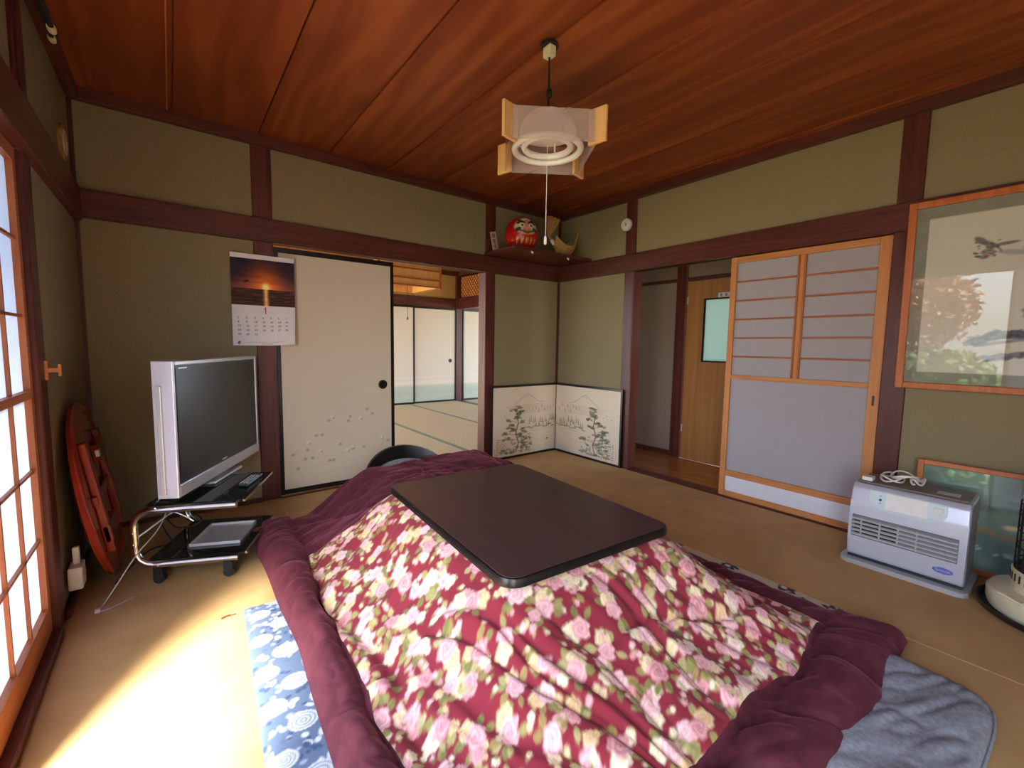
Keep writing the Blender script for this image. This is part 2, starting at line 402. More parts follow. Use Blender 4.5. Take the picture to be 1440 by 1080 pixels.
# walls (plaster with openings)
b = B()
b.box(-0.1, XA1, 0.012, 0.07, 0, ZN); b.box(XB0+0.03, W+0.1, 0.012, 0.07, 0, ZN); b.box(-0.1, W+0.1, 0.012, 0.07, ZN, ZC+0.05)
struct(b.out('wall_back', 'plaster'), 'olive sand plaster wall with fusuma opening')
b = B()
b.box(W+0.012, W+0.07, YC0-0.05, 0.07, 0, ZN); b.box(W+0.012, W+0.07, YR, YD0-0.03, 0, ZN); b.box(W+0.012, W+0.07, YR, 0.07, ZN, ZC+0.05)
struct(b.out('wall_right', 'plaster'), 'olive sand plaster wall with hallway opening')
LY0 = -1.14                                             # left wall: plaster up to here, then shoji
b = B()
b.box(-0.09, -0.012, LY0+0.05, 0.07, 0, ZC+0.05); b.box(-0.09, -0.012, YR, LY0+0.05, ZT-0.05, ZC+0.05)
struct(b.out('wall_left', 'plaster'), 'olive sand plaster wall beside the shoji')
b = B(); b.box(-0.1, 0.80, YR-0.08, YR, 0, ZC+0.05); b.box(1.79, W+0.1, YR-0.08, YR, 0, ZC+0.05); b.box(0.80, 1.79, YR-0.08, YR, ZT-0.05, ZC+0.05); b.box(0.80, 1.79, YR-0.08, YR, -0.1, 0.03)
struct(b.out('wall_rear', 'plaster'), 'olive sand plaster wall behind the viewer')

tn = [0]
def trim(x0, x1, y0, y1, z0, z1, mat, label, bevel=0.004):
    tn[0] += 1
    return struct(B().box(x0, x1, y0, y1, z0, z1).out('trim_%d' % tn[0], mat, bevel=bevel, seg=1), label)
# pillars
trim(XA0, XA1, 0.0, 0.115, 0, HC+0.03, 'dwz', 'dark brown post beside the fusuma')
trim(XB0, XB1, 0.0, 0.115, 0, HC+0.03, 'dwz', 'dark brown post beside the folding screen')
trim(W, W+0.115, YC1, YC0, 0, HC+0.03, 'dwz', 'dark brown post at the hallway opening')
trim(W, W+0.115, YD1, YD0, 0, HC+0.03, 'dwz', 'dark brown post between sliding door and picture')
trim(-0.115, 0.0, -1.135, -1.025, 0, HC+0.03, 'dwz', 'dark brown post beside the shoji')
trim(-0.012, 0.006, -0.012, 0.02, 0, HC, 'dwz', 'thin dark corner bead by the television', 0.0)
trim(W-0.004, W+0.02, -0.010, 0.02, 0, HC, 'dwz', 'thin dark corner bead by the folding screen', 0.0)
# nageshi beams, cornices
trim(0.0, W, -0.022, 0.06, ZN, ZT, 'dwx', 'dark brown lintel beam across the fusuma wall')
trim(W-0.022, W+0.06, YR, -0.022, ZN, ZT, 'dwy', 'dark brown lintel beam across the hallway wall')
trim(-0.06, 0.022, YR, -0.022, ZN-0.02, ZT, 'dwy', 'dark brown lintel beam above the shoji')
trim(0.0, W, -0.035, 0.05, HC, ZC+0.01, 'dwx', 'dark brown cornice over the fusuma wall')
trim(W-0.035, W+0.05, YR, -0.035, HC, ZC+0.01, 'dwy', 'dark brown cornice over the hallway wall')
trim(-0.05, 0.035, YR, -0.035, HC, ZC+0.01, 'dwy', 'dark brown cornice over the shoji wall')
trim(-0.03, 0.012, -1.11, -1.06, ZT, HC, 'dwz', 'short dark post above the shoji lintel')
# sills
trim(XA1, XB0, -0.004, 0.115, -0.01, 0.006, 'dwx', 'worn wooden sill under the fusuma')
trim(W-0.004, W+0.115, YD0, YC1, -0.01, 0.008, 'dwy', 'worn wooden sill under the hallway sliding door')
trim(-0.115, 0.012, YR, -1.135, -0.01, 0.03, 'dwy', 'dark wooden sill under the shoji')
trim(0.0, 0.014, -1.025, 0.0, 0.0, 0.035, 'dwy', 'dark skirting strip behind the television stand')
trim(0.0, XA0, -0.014, 0.0, 0.0, 0.03, 'dwx', 'dark skirting strip under the calendar wall')

# ---- fusuma
def fusuma(name, label, x0, x1, z0, z1, y, design, hx=None, hz=0.775, edge=0.026, depth=0.02, top=0.035):
    d = struct(thing(name, label, None, (x0, y, z0)), label)
    w, h = x1-x0, z1-z0
    B().box(0, edge, -depth/2, depth/2, 0, h).out('stile', 'black', d); B().box(w-edge, w, -depth/2, depth/2, 0, h).out('stile', 'black', d)
    B().box(edge, w-edge, -depth/2, depth/2, h-top, h).out('rail', 'black', d); B().box(edge, w-edge, -depth/2, depth/2, 0, edge*1.3).out('rail', 'black', d)
    B().box(edge, w-edge, -depth/2+0.005, depth/2-0.004, edge, h-top).out('core', 'white', d)
    design.surface('painted_paper', (edge, -depth/2+0.003, edge*1.3), (1, 0, 0), (0, 0, 1), 'printmatte', d)
    if hx is not None:
        ax = ((1, 0, 0), (0, 0, 1), (0, -1, 0))
        hk = B().lathe([(0.036, 0), (0.036, 0.006), (0.029, 0.008), (0.027, 0.003), (0.0, 0.002)], 28, (hx-x0, -depth/2+0.002, hz-z0), ax).out('finger_pull', 'black', d)
    return d
cv = Canvas(0.850-0.052, 1.732-0.035-0.034, 0.006, (212, 198, 180))
r_ = random.Random(3)
for k in range(9):     # faint mist lines
    y_ = 0.08+0.06*k; cv.line([(0.05+r_.random()*0.2, y_), (0.5+r_.random()*0.25, y_+0.02)], 0.006, (196, 182, 160), 0.35)
for (u, v, c) in [(0.06,0.245,0),(0.14,0.205,1),(0.19,0.205,1),(0.09,0.14,0),(0.31,0.17,1),(0.34,0.17,1),(0.22,0.37,0),(0.26,0.37,1),(0.39,0.285,1),(0.155,0.27,0),(0.24,0.255,2),(0.47,0.49,1),(0.45,0.46,1),(0.33,0.50,2),(0.31,0.475,0),(0.54,0.475,2),(0.60,0.54,0),(0.64,0.50,0),(0.48,0.25,2),(0.48,0.235,0),(0.71,0.30,2),(0.77,0.27,0),(0.57,0.24,0),(0.16,0.325,2),(0.44,0.235,2)]:
    colr = [(150, 128, 100), (148, 122, 88), (232, 224, 208)][c]
    for q in range(5):
        a = q*1.257+r_.random(); cv.ell(u+0.008*math.cos(a), v+0.006*math.sin(a), 0.007, 0.005, colr, a, 0.5)
    if c == 2: cv.ell(u+0.014, v-0.01, 0.005, 0.005, (120, 96, 70), 0, 0.8)
fusuma('door_1', 'ivory sliding fusuma with black frame and faint flower print', 0.950, 1.800, 0.012, 1.744, 0.035, cv, 1.703, 0.774)

# ---- sliding door with frosted panes in the right wall
y0, y1 = -2.688, -1.782
d2 = struct(thing('door_2', 'sliding door of pale wood with frosted panes and slim bars', None, (W+0.035, y0, 0.008)), 'sliding door of pale wood with frosted panes and slim bars')
dw, dh, t = y1-y0, 1.748, 0.014
def dbox(name, a0, a1, z0, z1, mat, x0=-t, x1=t, par=d2): return B().box(x0, x1, a0, a1, z0, z1).out(name, mat, par, bevel=0.002, seg=1)
dbox('stile', 0, 0.058, 0, dh, 'lwz'); dbox('stile', dw-0.040, dw, 0, dh, 'lwz')
dbox('rail', 0.058, dw-0.040, dh-0.042, dh, 'lwy'); dbox('rail', 0.058, dw-0.040, 0.876, 0.906, 'lwy')
dbox('rail', 0.058, dw-0.040, 0.152, 0.196, 'lwy'); dbox('rail', 0.058, dw-0.040, 0, 0.040, 'lwy')
dbox('kick_panel', 0.058, dw-0.040, 0.040, 0.152, 'whitepanel', -0.006, 0.006)
for a in (0.432, 0.470):
    dbox('mullion', a-0.006, a+0.006, 0.906, dh-0.042, 'swz', -0.010, 0.010)
dbox('mullion_core', 0.438, 0.464, 0.906, dh-0.042, 'lwz', -0.006, 0.006)
zz = [0.906+(dh-0.042-0.906)*k/6 for k in range(7)]
for k in range(1, 6):
    dbox('glazing_bar', 0.058, 0.426, zz[k]-0.006, zz[k]+0.006, 'swy', -0.010, 0.004); dbox('glazing_bar', 0.476, dw-0.040, zz[k]-0.006, zz[k]+0.006, 'swy', -0.010, 0.004)
for k in range(6):
    for a0, a1 in ((0.058, 0.426), (0.476, dw-0.040)): dbox('pane', a0, a1, zz[k], zz[k+1], 'frost', 0.0, 0.003)
dbox('pane', 0.058, dw-0.040, 0.196, 0.876, 'frost', 0.0, 0.003)
dbox('finger_pull', 0.022, 0.036, 0.775, 0.835, 'black', -t-0.001, -t+0.004)

# ---- shoji along the left wall
def shoji(name, label, yr, x, rz=0.0):
    """one panel whose far stile ends at yr; extends 0.87 towards -y"""
    d = struct(thing(name, label, None, (x, yr, 0.03), rz), label)
    w, h = 0.87, ZN-0.02-0.03-0.005
    def bx(n, a0, a1, z0, z1, m, x0=-0.014, x1=0.014): return B().box(x0, x1, -a1, -a0, z0, z1).out(n, m, d)
    bx('stile', 0, 0.036, 0, h, 'swz'); bx('stile', w-0.036, w, 0, h, 'swz')
    bx('rail', 0.036, w-0.036, h-0.045, h, 'swy'); bx('rail', 0.036, w-0.036, 0, 0.10, 'swy'); bx('rail', 0.036, w-0.036, 0.865, 0.892, 'swy')
    for k in range(1, 4):
        a = 0.036+(w-0.072)*k/4; bx('upright_bar', a-0.005, a+0.005, 0.10, h-0.045, 'swz', -0.002, 0.008)
    lev = [0.10, 0.355, 0.61, 0.865]; hi = [0.892+(h-0.045-0.892)*k/3 for k in range(4)]
    for z in lev[1:3]+hi[1:3]: bx('cross_bar', 0.036, w-0.036, z-0.005, z+0.005, 'swy', -0.002, 0.008)
    xs = [0.036+(w-0.072)*k/4 for k in range(5)]
    for a, b_ in zip(lev+[0.892], lev[1:]+[0.892]):
        pass
    for zs in (lev, hi):
        for za, zb in zip(zs, zs[1:]):
            for a0, a1 in zip(xs, xs[1:]): bx('paper_pane', a0, a1, za, zb, 'paper', -0.005, -0.004)
    return d
shoji('window_1', 'shoji screen of brown bars and white paper beside the post', -1.137, -0.032)
SHO = -2.90
shoji('window_2', 'shoji screen of brown bars and white paper past the open gap', SHO, -0.032)

for k in range(1):      # unseen rear shoji, added to light the room from behind
    d = shoji('window_%d' % (4+k), ['shoji screen of white paper in the wall behind the viewer', 'second shoji screen of white paper in the wall behind the viewer'][k], YR-0.03, 1.80+k*0.93-0.03, math.pi/2*3)
    d.location = (1.75+k*0.90, YR-0.03, 0.03)

# ================================================================== OUTSIDE
struct(B().box(-14, 10, -14, 12, -0.62, -0.50).out('garden_ground', 'garden'), 'bare garden ground outside the shoji')
struct(B().box(-0.80, -0.06, YR-0.5, 0.3, 2.62, 2.70).out('eave', 'soffit'), 'wooden eave over the garden side')  # unseen, its reach and length set to limit the sun patch
struct(B().box(-0.80, -0.12, YR, 5, -0.50, -0.06).out('veranda', 'hallfloor'), 'narrow wooden veranda along the garden side')
def bush(name, label, cat, loc, rx, rz_, mat, n, seed, trunk=0.0):
    r = np.random.RandomState(seed); t_ = thing(name, label, cat, loc)
    b = B()
    for _ in range(n):
        d = r.normal(size=3); d /= np.linalg.norm(d); k = r.rand()**0.35
        c = Vector((d[0]*rx*k, d[1]*rx*k, trunk+rz_+d[2]*rz_*k))
        a = Vector(r.normal(size=3)).normalized(); e = a.orthogonal().normalized(); L = 0.05+0.05*r.rand()
        v = [b.bm.verts.new(c+a*L), b.bm.verts.new(c+e*L*0.5), b.bm.verts.new(c-a*L), b.bm.verts.new(c-e*L*0.5)]
        b.bm.faces.new(v)
    f_ = b.out('foliage', mat, t_); tag(f_, kind='stuff')
    B().tube([(0, 0, 0), (0.02, 0, trunk+rz_*0.6), (-0.03, 0.04, trunk+rz_*1.4)], [0.05, 0.035, 0.015], 7).out('trunk', 'dwz', t_)
bush('maple_tree', 'small tree with orange red leaves in the garden', 'tree', (-4.2, -1.3, -0.5), 1.0, 0.9, 'leaforange', 2600, 1, 1.1)
bush('garden_shrub', 'rounded green shrub in the garden', 'shrub', (-3.2, -1.9, -0.5), 0.8, 0.6, 'leafgreen', 2200, 2, 0.1)
bush('evergreen_tree', 'tall dark green tree at the garden edge', 'tree', (-5.5, 0.6, -0.5), 1.2, 1.6, 'leafgreen', 3200, 3, 0.8)
portal((-0.10, (SHO-2.007)/2, 0.9), (1, 0, 0), 1.70, SHO*-1-2.007)
portal((-0.10, -4.16, 0.9), (1, 0, 0), 1.70, 0.78)  # unseen gap behind the viewer, left open to add daylight
portal((1.30, YR-0.12, 0.9), (0, 1, 0), 1.0, 1.75)
struct(B().box(-0.06, W+0.1, YR-1.3, YR-0.08, 2.10, 2.18).out('eave_rear', 'soffit'), 'wooden eave behind the rear wall')  # unseen, added to keep direct sun off the rear shoji

# ================================================================== HALLWAY
HX = 4.40
hf = struct(B().box(W+0.115, 5.6, YR, 0.0, -0.12, -0.02).out('floor_hall', 'hallfloor'), 'polished brown plank floor of the hallway')
for k in range(7):
    x0 = W+0.115+k*0.1; B().box(x0+0.0008, min(x0+0.0992, HX), YR, -0.38, -0.02, -0.004).out('plank', 'hallfloor', hf)
b = B(); b.box(HX, HX+0.06, -0.98, 0, 0, ZC); b.box(HX, HX+0.06, YR, -1.80, 0, ZC); b.box(HX, HX+0.06, -1.80, -0.98, 1.75, ZC)
struct(b.out('wall_hall', 'hallwall'), 'grey brown papered hallway wall')
struct(B().box(W+0.07, HX, -0.40, -0.34, 0, ZC).out('wall_hall_end', 'hallwall'), 'dim end wall of the hallway')
struct(B().box(W+0.07, 5.6, YR, 0.0, ZC, ZC+0.12).out('ceiling_hall', 'soffit'), 'hallway ceiling')
trim(HX-0.025, HX+0.05, -0.979, -0.868, 0, ZC, 'dwz', 'dark post beside the hallway door')
trim(HX-0.018, HX+0.02, -0.868, -0.40, 1.752, 1.785, 'dwy', 'thin dark picture rail in the hallway')
trim(HX-0.022, HX+0.05, -1.80, -0.979, 1.747, 1.785, 'dwy', 'dark head frame of the hallway door')
trim(HX-0.012, HX, -0.868, -0.40, -0.004, 0.05, 'dwy', 'dark skirting in the hallway')
d3 = struct(thing('door_3', 'brown plywood door with textured glass window in the hallway', None, (HX, -1.80, 0.0)), 'brown plywood door with textured glass window in the hallway')
def hb(n, a0, a1, z0, z1, m, x0, x1): return B().box(x0, x1, a0, a1, z0, z1).out(n, m, d3)
PY0, PY1, PZ0, PZ1 = 0.18, 0.635, 0.985, 1.56       # pane, y from -1.80
b = B(); b.box(0.0, 0.035, 0, PY0, -0.003, 1.745); b.box(0.0, 0.035, PY1, 0.82, -0.003, 1.745); b.box(0.0, 0.035, PY0, PY1, -0.003, PZ0); b.box(0.0, 0.035, PY0, PY1, PZ1, 1.745)
b.out('leaf', 'doorply', d3)
for a0, a1, z0, z1 in ((PY0, PY1, PZ0-0.012, PZ0), (PY0, PY1, PZ1, PZ1+0.012), (PY0-0.012, PY0, PZ0-0.012, PZ1+0.012), (PY1, PY1+0.012, PZ0-0.012, PZ1+0.012)):
    hb('glazing_bead', a0, a1, z0, z1, 'black', -0.006, 0.03)
hb('pane', PY0, PY1, PZ0, PZ1, 'frostbath', 0.010, 0.014)
for z in (0.27, 1.53): hb('hinge', 0.812, 0.824, z, z+0.07, 'silver', -0.008, 0.0)
cv = Canvas(0.115, 0.044, 0.002, (232, 230, 222))
for u in (0.030, 0.078):      # two small dark written characters
    for a, b_ in (((-0.009, 0.010), (0.009, 0.010)), ((0, 0.014), (0, -0.012)), ((-0.010, 0.002), (0.010, 0.002)), ((-0.009, -0.010), (0.009, -0.010)), ((-0.008, 0.010), (-0.008, -0.010))):
        cv.line([(u+a[0], 0.022+a[1]), (u+b_[0], 0.022+b_[1])], 0.0035, (50, 48, 50))
sg = cv.surface('name_plate', (-0.004, 0.515, 1.572), (0, -1, 0), (0, 0, 1), 'printmatte', d3)
struct(B().box(HX+0.06, 5.6, -2.4, -2.34, 0, ZC).out('wall_bath', 'whitepanel')); struct(B().box(HX+0.06, 5.6, -0.62, -0.56, 0, ZC).out('wall_bath_far', 'whitepanel'))
portal((5.58, -1.4, 1.3), (-1, 0, 0), 1.7, 2.0)
portal((4.05, YR+0.01, 1.2), (0, 1, 0), 0.7, 2.2)

# ================================================================== NEXT ROOM
XR = 4.85
nf = struct(B().box(-0.1, 7.0, 0.115, NB+0.1, -0.12, -0.014).out('floor_next', 'tatami'), 'pale tatami floor of the next room')
xs = [0.0, 0.95, 1.88, 2.78, 3.78, 4.78]
ybr = [0.12, 1.05, 2.85, NB]
for a, c in zip(xs, xs[1:]):
    seams = [0.12, 1.05, 2.9, NB] if (a < 2.7) else [0.12, 1.95, NB]
    for ya, yb in zip(seams, seams[1:]):
        m_ = B().box(a+0.001, c-0.001, ya+0.001, yb-0.001, -0.014, -0.002).out('tatami_mat', 'tatami', nf)
        for xx in (a+0.001, c-0.029): B().box(xx, xx+0.028, ya+0.001, yb-0.001, -0.010, -0.001).out('border_tape', 'heri', m_)
B().box(4.90, 7.0, 0.12, NB, -0.014, -0.002).out('tatami_mat', 'tatami', nf)
trim(4.78, 4.90, 0.12, NB, -0.012, 0.0, 'dwy', 'wooden sill along the side of the next room')
b = B(); b.box(-0.1, 7.0, NB, NB+0.06, 0, ZC+0.1)
struct(b.out('wall_next_far', 'plaster_tan'), 'tan plaster wall over the far fusuma')
b = B(); b.box(6.9, 7.0, 0.1, 0.5, 0, ZC+0.1); b.box(6.9, 7.0, 3.7, NB, 0, ZC+0.1); b.box(6.9, 7.0, 0.5, 3.7, 2.0, ZC+0.1)  # unseen side wall, its opening added to bring in more daylight
struct(b.out('wall_next_side', 'plaster_tan')); portal((6.98, 2.1, 1.0), (-1, 0, 0), 2.0, 3.2); struct(B().box(W+0.1, 7.0, 0.07, 0.12, 0, ZC+0.1).out('wall_next_near', 'plaster_tan'))
b = B(); b.box(-0.09, -0.012, 0.07, 0.4, 0, ZC+0.1); b.box(-0.09, -0.012, 3.8, NB, 0, ZC+0.1); b.box(-0.09, -0.012, 0.4, 3.8, 2.05, ZC+0.1)
struct(b.out('wall_next_left', 'plaster_tan'))
struct(B().box(-0.2, 7.1, 0.07, NB+0.1, ZC+0.06, ZC+0.2).out('ceiling_next', 'ceil'), 'brown board ceiling of the next room')
portal((-0.05, 2.1, 1.02), (1, 0, 0), 2.05, 3.4)
trim(-0.0, 7.0, NB-0.03, NB, 1.785, 1.965, 'dwx', 'brown lintel beam over the far fusuma')
trim(-0.0, 7.0, NB-0.03, NB, 2.40, 2.47, 'dwx', 'brown cornice of the next room')
trim(4.756, 4.885, NB-0.05, NB+0.06, 0, ZC+0.05, 'dwz', 'brown corner post between the far fusuma')
trim(4.79, 4.90, 0.12, NB-0.05, 1.78, 1.985, 'dwy', 'brown beam under the lattice transom')
trim(4.79, 4.90, 0.12, NB-0.05, 2.405, 2.47, 'dwy', 'brown beam above the lattice transom')
tn[0] += 1
rm = struct(thing('trim_%d' % tn[0], 'carved lattice transom above the side opening of the next room', None, (4.845, 3.05, 2.19)), 'carved lattice transom above the side opening of the next room')
for z in (-0.205, 0.205): B().box(-0.02, 0.02, -1.0, 1.0, z-0.012, z+0.012).out('frame_rail', 'black', rm)
for y in (-0.99, 0.99): B().box(-0.02, 0.02, y-0.012, y+0.012, -0.205, 0.205).out('frame_stile', 'black', rm)
B().box(0.0, 0.006, -0.98, 0.98, -0.195, 0.195).out('backing', 'maple', rm)
for k in range(-14, 15):
    for s_ in (1, -1):
        pts = []
        yc = k*0.085
        a = max(-0.19, min(0.19, (-0.97-yc)*s_)); b_ = max(-0.19, min(0.19, (0.97-yc)*s_)); lo, hi = min(a, b_), max(a, b_)
        if hi-lo > 0.03:
            B().tube([(-0.004*s_-0.008, yc+lo*s_, lo), (-0.004*s_-0.008, yc+hi*s_, hi)], 0.010, 4).out('lattice_bar', 'swy', rm)
def farcanvas(w, h, sd):
    c = Canvas(w, h, 0.012, (220, 208, 192)); r = random.Random(sd)
    V = c.V
    a = sstep(0.33, 0.26, V)[..., None]*0.75; c.C = c.C*(1-a)+np.array(lin((176, 190, 172)))*a
    for v0 in (0.33, 0.36, 0.45): c.line([(0, v0+r.random()*0.01), (w, v0+r.random()*0.01)], 0.014, (232, 222, 205), 0.7)
    n_ = vnoise(c.U*6+sd, c.V*20, 5)[..., None]*sstep(0.4, 0.1, V)[..., None]*0.3
    c.C = c.C*(1-n_)+np.array(lin((140, 160, 140)))*n_
    return c
for nm, x0, x1, hx, lab in (('door_4', 2.98, 3.876, None, 'far ivory fusuma with pale green foot beside the hanging lamp cord'), ('door_5', 3.868, 4.756, 4.63, 'far ivory fusuma with pale green foot and round black pull'), ('door_6', 4.90, 5.80, None, 'far ivory fusuma with pale green foot beyond the corner post')):
    fusuma(nm, lab, x0, x1, 0.0, 1.782, NB-0.045 if nm != 'door_5' else NB-0.02, farcanvas(x1-x0-0.052, 1.782-0.035-0.034, len(nm)+int(x0)), hx, 0.786)

# pendant lamp of the next room (square wooden frame)
L2 = thing('wooden_pendant', 'square wooden slatted pendant lamp hanging in the next room', 'lamp', (2.70, 2.05, 1.80))
for sxx in (-1, 1):
    for sy in (-1, 1): B().box(sxx*0.40-0.012, sxx*0.40+0.012, sy*0.40-0.012, sy*0.40+0.012, -0.02, 0.30).out('corner_post', 'swz', L2)
for z in (0.0, 0.085, 0.20, 0.265):
    for s_ in (-1, 1):
        B().box(-0.40, 0.40, s_*0.40-0.008, s_*0.40+0.008, z, z+0.016).out('slat', 'swx', L2); B().box(s_*0.40-0.008, s_*0.40+0.008, -0.40, 0.40, z, z+0.016).out('slat', 'swy', L2)
for s_ in (-1, 1):
    B().box(-0.39, 0.39, s_*0.385-0.002, s_*0.385+0.002, 0.01, 0.27).out('shade_sheet', 'maple', L2); B().box(s_*0.385-0.002, s_*0.385+0.002, -0.39, 0.39, 0.01, 0.27).out('shade_sheet', 'maple', L2)
B().tube([(0, 0, 0.15), (0, 0, 0.68)], 0.006, 6).out('hanging_cord', 'black', L2)
B().lathe([(0.17, 0.10), (0.17, 0.13), (0.0, 0.16)], 24).out('ring_tube', 'tube', L2)
pc = B().tube([(0.07, -0.15, 0.1), (0.07, -0.15, -0.36)], 0.0025, 5).out('pull_cord', 'black', L2)
B().lathe([(0, -0.40), (0.010, -0.39), (0.008, -0.36), (0, -0.355)], 8, (0.07, -0.15, 0)).out('cord_knob', 'black', pc)

# ================================================================== KOTATSU
KC, KA = Vector((1.560, -1.880, 0)), math.radians(-3.6)
kt = thing('kotatsu_table', 'low dark brown kotatsu table with rounded black edge', 'table', KC, KA)
TW, TL, TT = 0.795, 1.090, 0.402
top = B().prism(rrect(TW-0.02, TL-0.02, 0.055), TT-0.004, TT).out('table_top', 'tabletop', kt)
P0 = rrect(TW, TL, 0.065)
P1 = rrect(TW-0.022, TL-0.022, 0.055)
b = B(); prof = [(0.010, -0.036), (0.0, -0.030), (0.0, -0.010), (0.004, -0.003), (0.011, -0.0015)]
rings = []
for ins, z in prof:
    rings.append([b.bm.verts.new((x, y, TT+z)) for x, y in rrect(TW-2*ins, TL-2*ins, 0.065-ins*0.9)])
for A, C in zip(rings, rings[1:]):
    for k in range(len(A)): b.bm.faces.new((A[k], A[(k+1) % len(A)], C[(k+1) % len(A)], C[k]))
b.bm.faces.new(rings[0][::-1]); b.bm.faces.new(rings[-1])
shade_auto(b.out('edge_band', 'black', kt), 40)
for sxx in (-1, 1):
    for sy in (-1, 1): B().box(sxx*0.33-0.025, sxx*0.33+0.025, sy*0.47-0.025, sy*0.47+0.025, 0.012, TT-0.04).out('leg', 'tabletop', kt)

# ---- quilt (height field over its plan)
QX0, QX1, QY0, QY1 = 0.625, 2.540, -3.125, -0.520
ST = 0.0042
nx, ny = int((QX1-QX0)/ST)+1, int((QY1-QY0)/ST)+1
ga, gb = np.meshgrid(np.linspace(0, 1, nx), np.linspace(0, 1, ny))
LX, RX, NY, BY = 0.665, 2.445, -3.085, -0.545
X0, Y0 = LX+ga*(RX-LX), NY+gb*(BY-NY)
# wavy outline of the quilt
edL = LX+0.8*(0.045*(vnoise(Y0*2.2+3, Y0*0, 21)-0.5)+0.035*np.sin((Y0+1.9)*2.6))
edR = RX+0.06*sstep(0.35, 0.0, Y0-NY)+0.02*(vnoise(Y0*3, Y0*0, 22)-0.5)
edN = NY+0.03*(vnoise(X0*5, X0*0, 23)-0.5)
edB = BY-0.07*sstep(1.3, 0.75, X0)+0.02*(vnoise(X0*5, X0*0, 24)-0.5)
X, Y = edL+ga*(edR-edL), edN+gb*(edB-edN)
# seam lines between print and velvet follow the grid, which is bent to their course
A0, A1 = round(0.165/1.78*(nx-1))/(nx-1), round((1-0.175/1.78)*(nx-1))/(nx-1)
B0, B1 = round(0.205/2.54*(ny-1))/(ny-1), round(0.770*(ny-1))/(ny-1)
X = X+(0.05*np.sin((Y0+1.2)*1.8)+0.02*(vnoise(Y0*7, Y0*0, 31)-0.5))*np.exp(-((ga-A0)/0.05)**2)
X = X+0.02*(vnoise(Y0*9, Y0*0, 33)-0.5)*np.exp(-((ga-A1)/0.05)**2)
Y = Y+0.04*(vnoise(X0*9, X0*0, 32)-0.5)*np.exp(-((gb-B0)/0.04)**2)
Y = Y-0.16*np.clip((X0-0.75)/0.45, 0, 1)*np.exp(-((gb-B1)/0.11)**2)
kc = np.clip(1-ga*8, 0, 1)**2*np.clip(1-(1-gb)*10, 0, 1)**2      # rounded far left corner
X, Y = X+0.05*kc, Y-0.06*kc
ca, sa = math.cos(-KA), math.sin(-KA)
lx, ly = (X-KC.x)*ca-(Y-KC.y)*sa, (X-KC.x)*sa+(Y-KC.y)*ca
hx_, hy_ = TW/2-0.03, TL/2-0.03
qx, qy = np.abs(lx)-hx_+0.06, np.abs(ly)-hy_+0.06
dout = np.hypot(np.maximum(qx, 0), np.maximum(qy, 0))+np.minimum(np.maximum(qx, qy), 0)-0.06
dist = np.maximum(dout, 0)
left_e, right_e, near_e, back_e = ga*(RX-LX), (1-ga)*(RX-LX), gb*(BY-NY), (1-gb)*(BY-NY)
e = np.minimum(np.minimum(left_e, right_e), np.minimum(near_e, back_e))
t = dist/(dist+e+1e-6)
# slope
H0 = TT-0.040
h = H0*(1-sstep(0, 1, t)*0.35-t*0.65)
h = h-0.035*np.sin(np.pi*np.clip(t/0.75, 0, 1))*sstep(0.0, 0.2, dist)
# border regions (plan widths differ per side)
inL, inR, inN, inB = ga < A0, ga > A1, gb < B0, gb > B1
border = inL | inN | inR | inB
# puffed border roll
bl = np.clip(e/np.where(inL & ~inN, 0.18, 0.21), 0, 1)
puff = np.sqrt(np.clip(1-(bl*2-1.0)**2, 0, 1))
cut = np.abs(np.sin(np.pi*(X*1.0+0.55*(Y+3.0))/0.27+2.6*vnoise(X*2.4, Y*2.4, 40)))          # pleats of the near border
puffN = puff*(0.062+0.03*vnoise(X*4, Y*4, 41))*(0.42+0.58*cut**0.4)
cutL = 0.75+0.25*vnoise(Y*6+X*3, X*4, 42)
puffL = puff*(0.088+0.03*vnoise(X*3, Y*3, 43))*cutL
pf = np.where(inN, puffN, np.where(inL, puffL, puff*0.06))
wN = sstep(0.30, 0.12, near_e); wL = sstep(0.26, 0.12, left_e)
h = np.where(border & (inN | inL | inR), np.maximum(h*0.75, pf*1.15+0.004), h)
h = np.where(e < 0.05, np.minimum(h, 0.006+0.10*np.sqrt(np.clip(e/0.05, 0, 1))), h)
# chair under the rear flap
hump = sstep(0.80, 1.42, X)*sstep(2.42, 2.16, X)*sstep(-1.42, -1.05, Y)*sstep(-0.535, -0.60, Y)
hz_ = (0.282+0.022*sstep(1.5, 2.05, X)+0.02*(vnoise(X*6, Y*6, 44)-0.5))
h = np.maximum(h, hz_*hump)
backpuff = 0.085*np.sqrt(np.clip(1-((back_e-0.14)/0.16)**2, 0, 1))*(back_e > 0)*(0.8+0.4*vnoise(X*7, Y*7, 45))
h = np.where(inB & (back_e < 0.30), np.maximum(h, backpuff), h)
# folds running from the table to the edge
wx = 0.10*(vnoise(X*3.5, Y*3.5, 51)-0.5)
nearside = (ly < -hy_*0.7)
per = np.where(nearside, X+0.42*(Y+2.42)+wx, np.where(lx < 0, Y-0.30*(X-1.17)+wx, np.where(ly > hy_, X+wx, Y+wx)))
f1 = np.abs(vnoise(per*13, X*1.5+Y*1.5, 52)-0.5)*2; f2 = np.abs(vnoise(per*26+7, X*2.5+Y*2.5, 53)-0.5)*2
amp = sstep(0.0, 0.16, dist)*np.where(border, 0.45, 1.0)*np.where(nearside, 1.0, 0.6)*sstep(0, 0.08, e)
folds = ((f1**0.5-0.6)*0.046+(f2**0.6-0.5)*0.014)*amp
h = h+folds
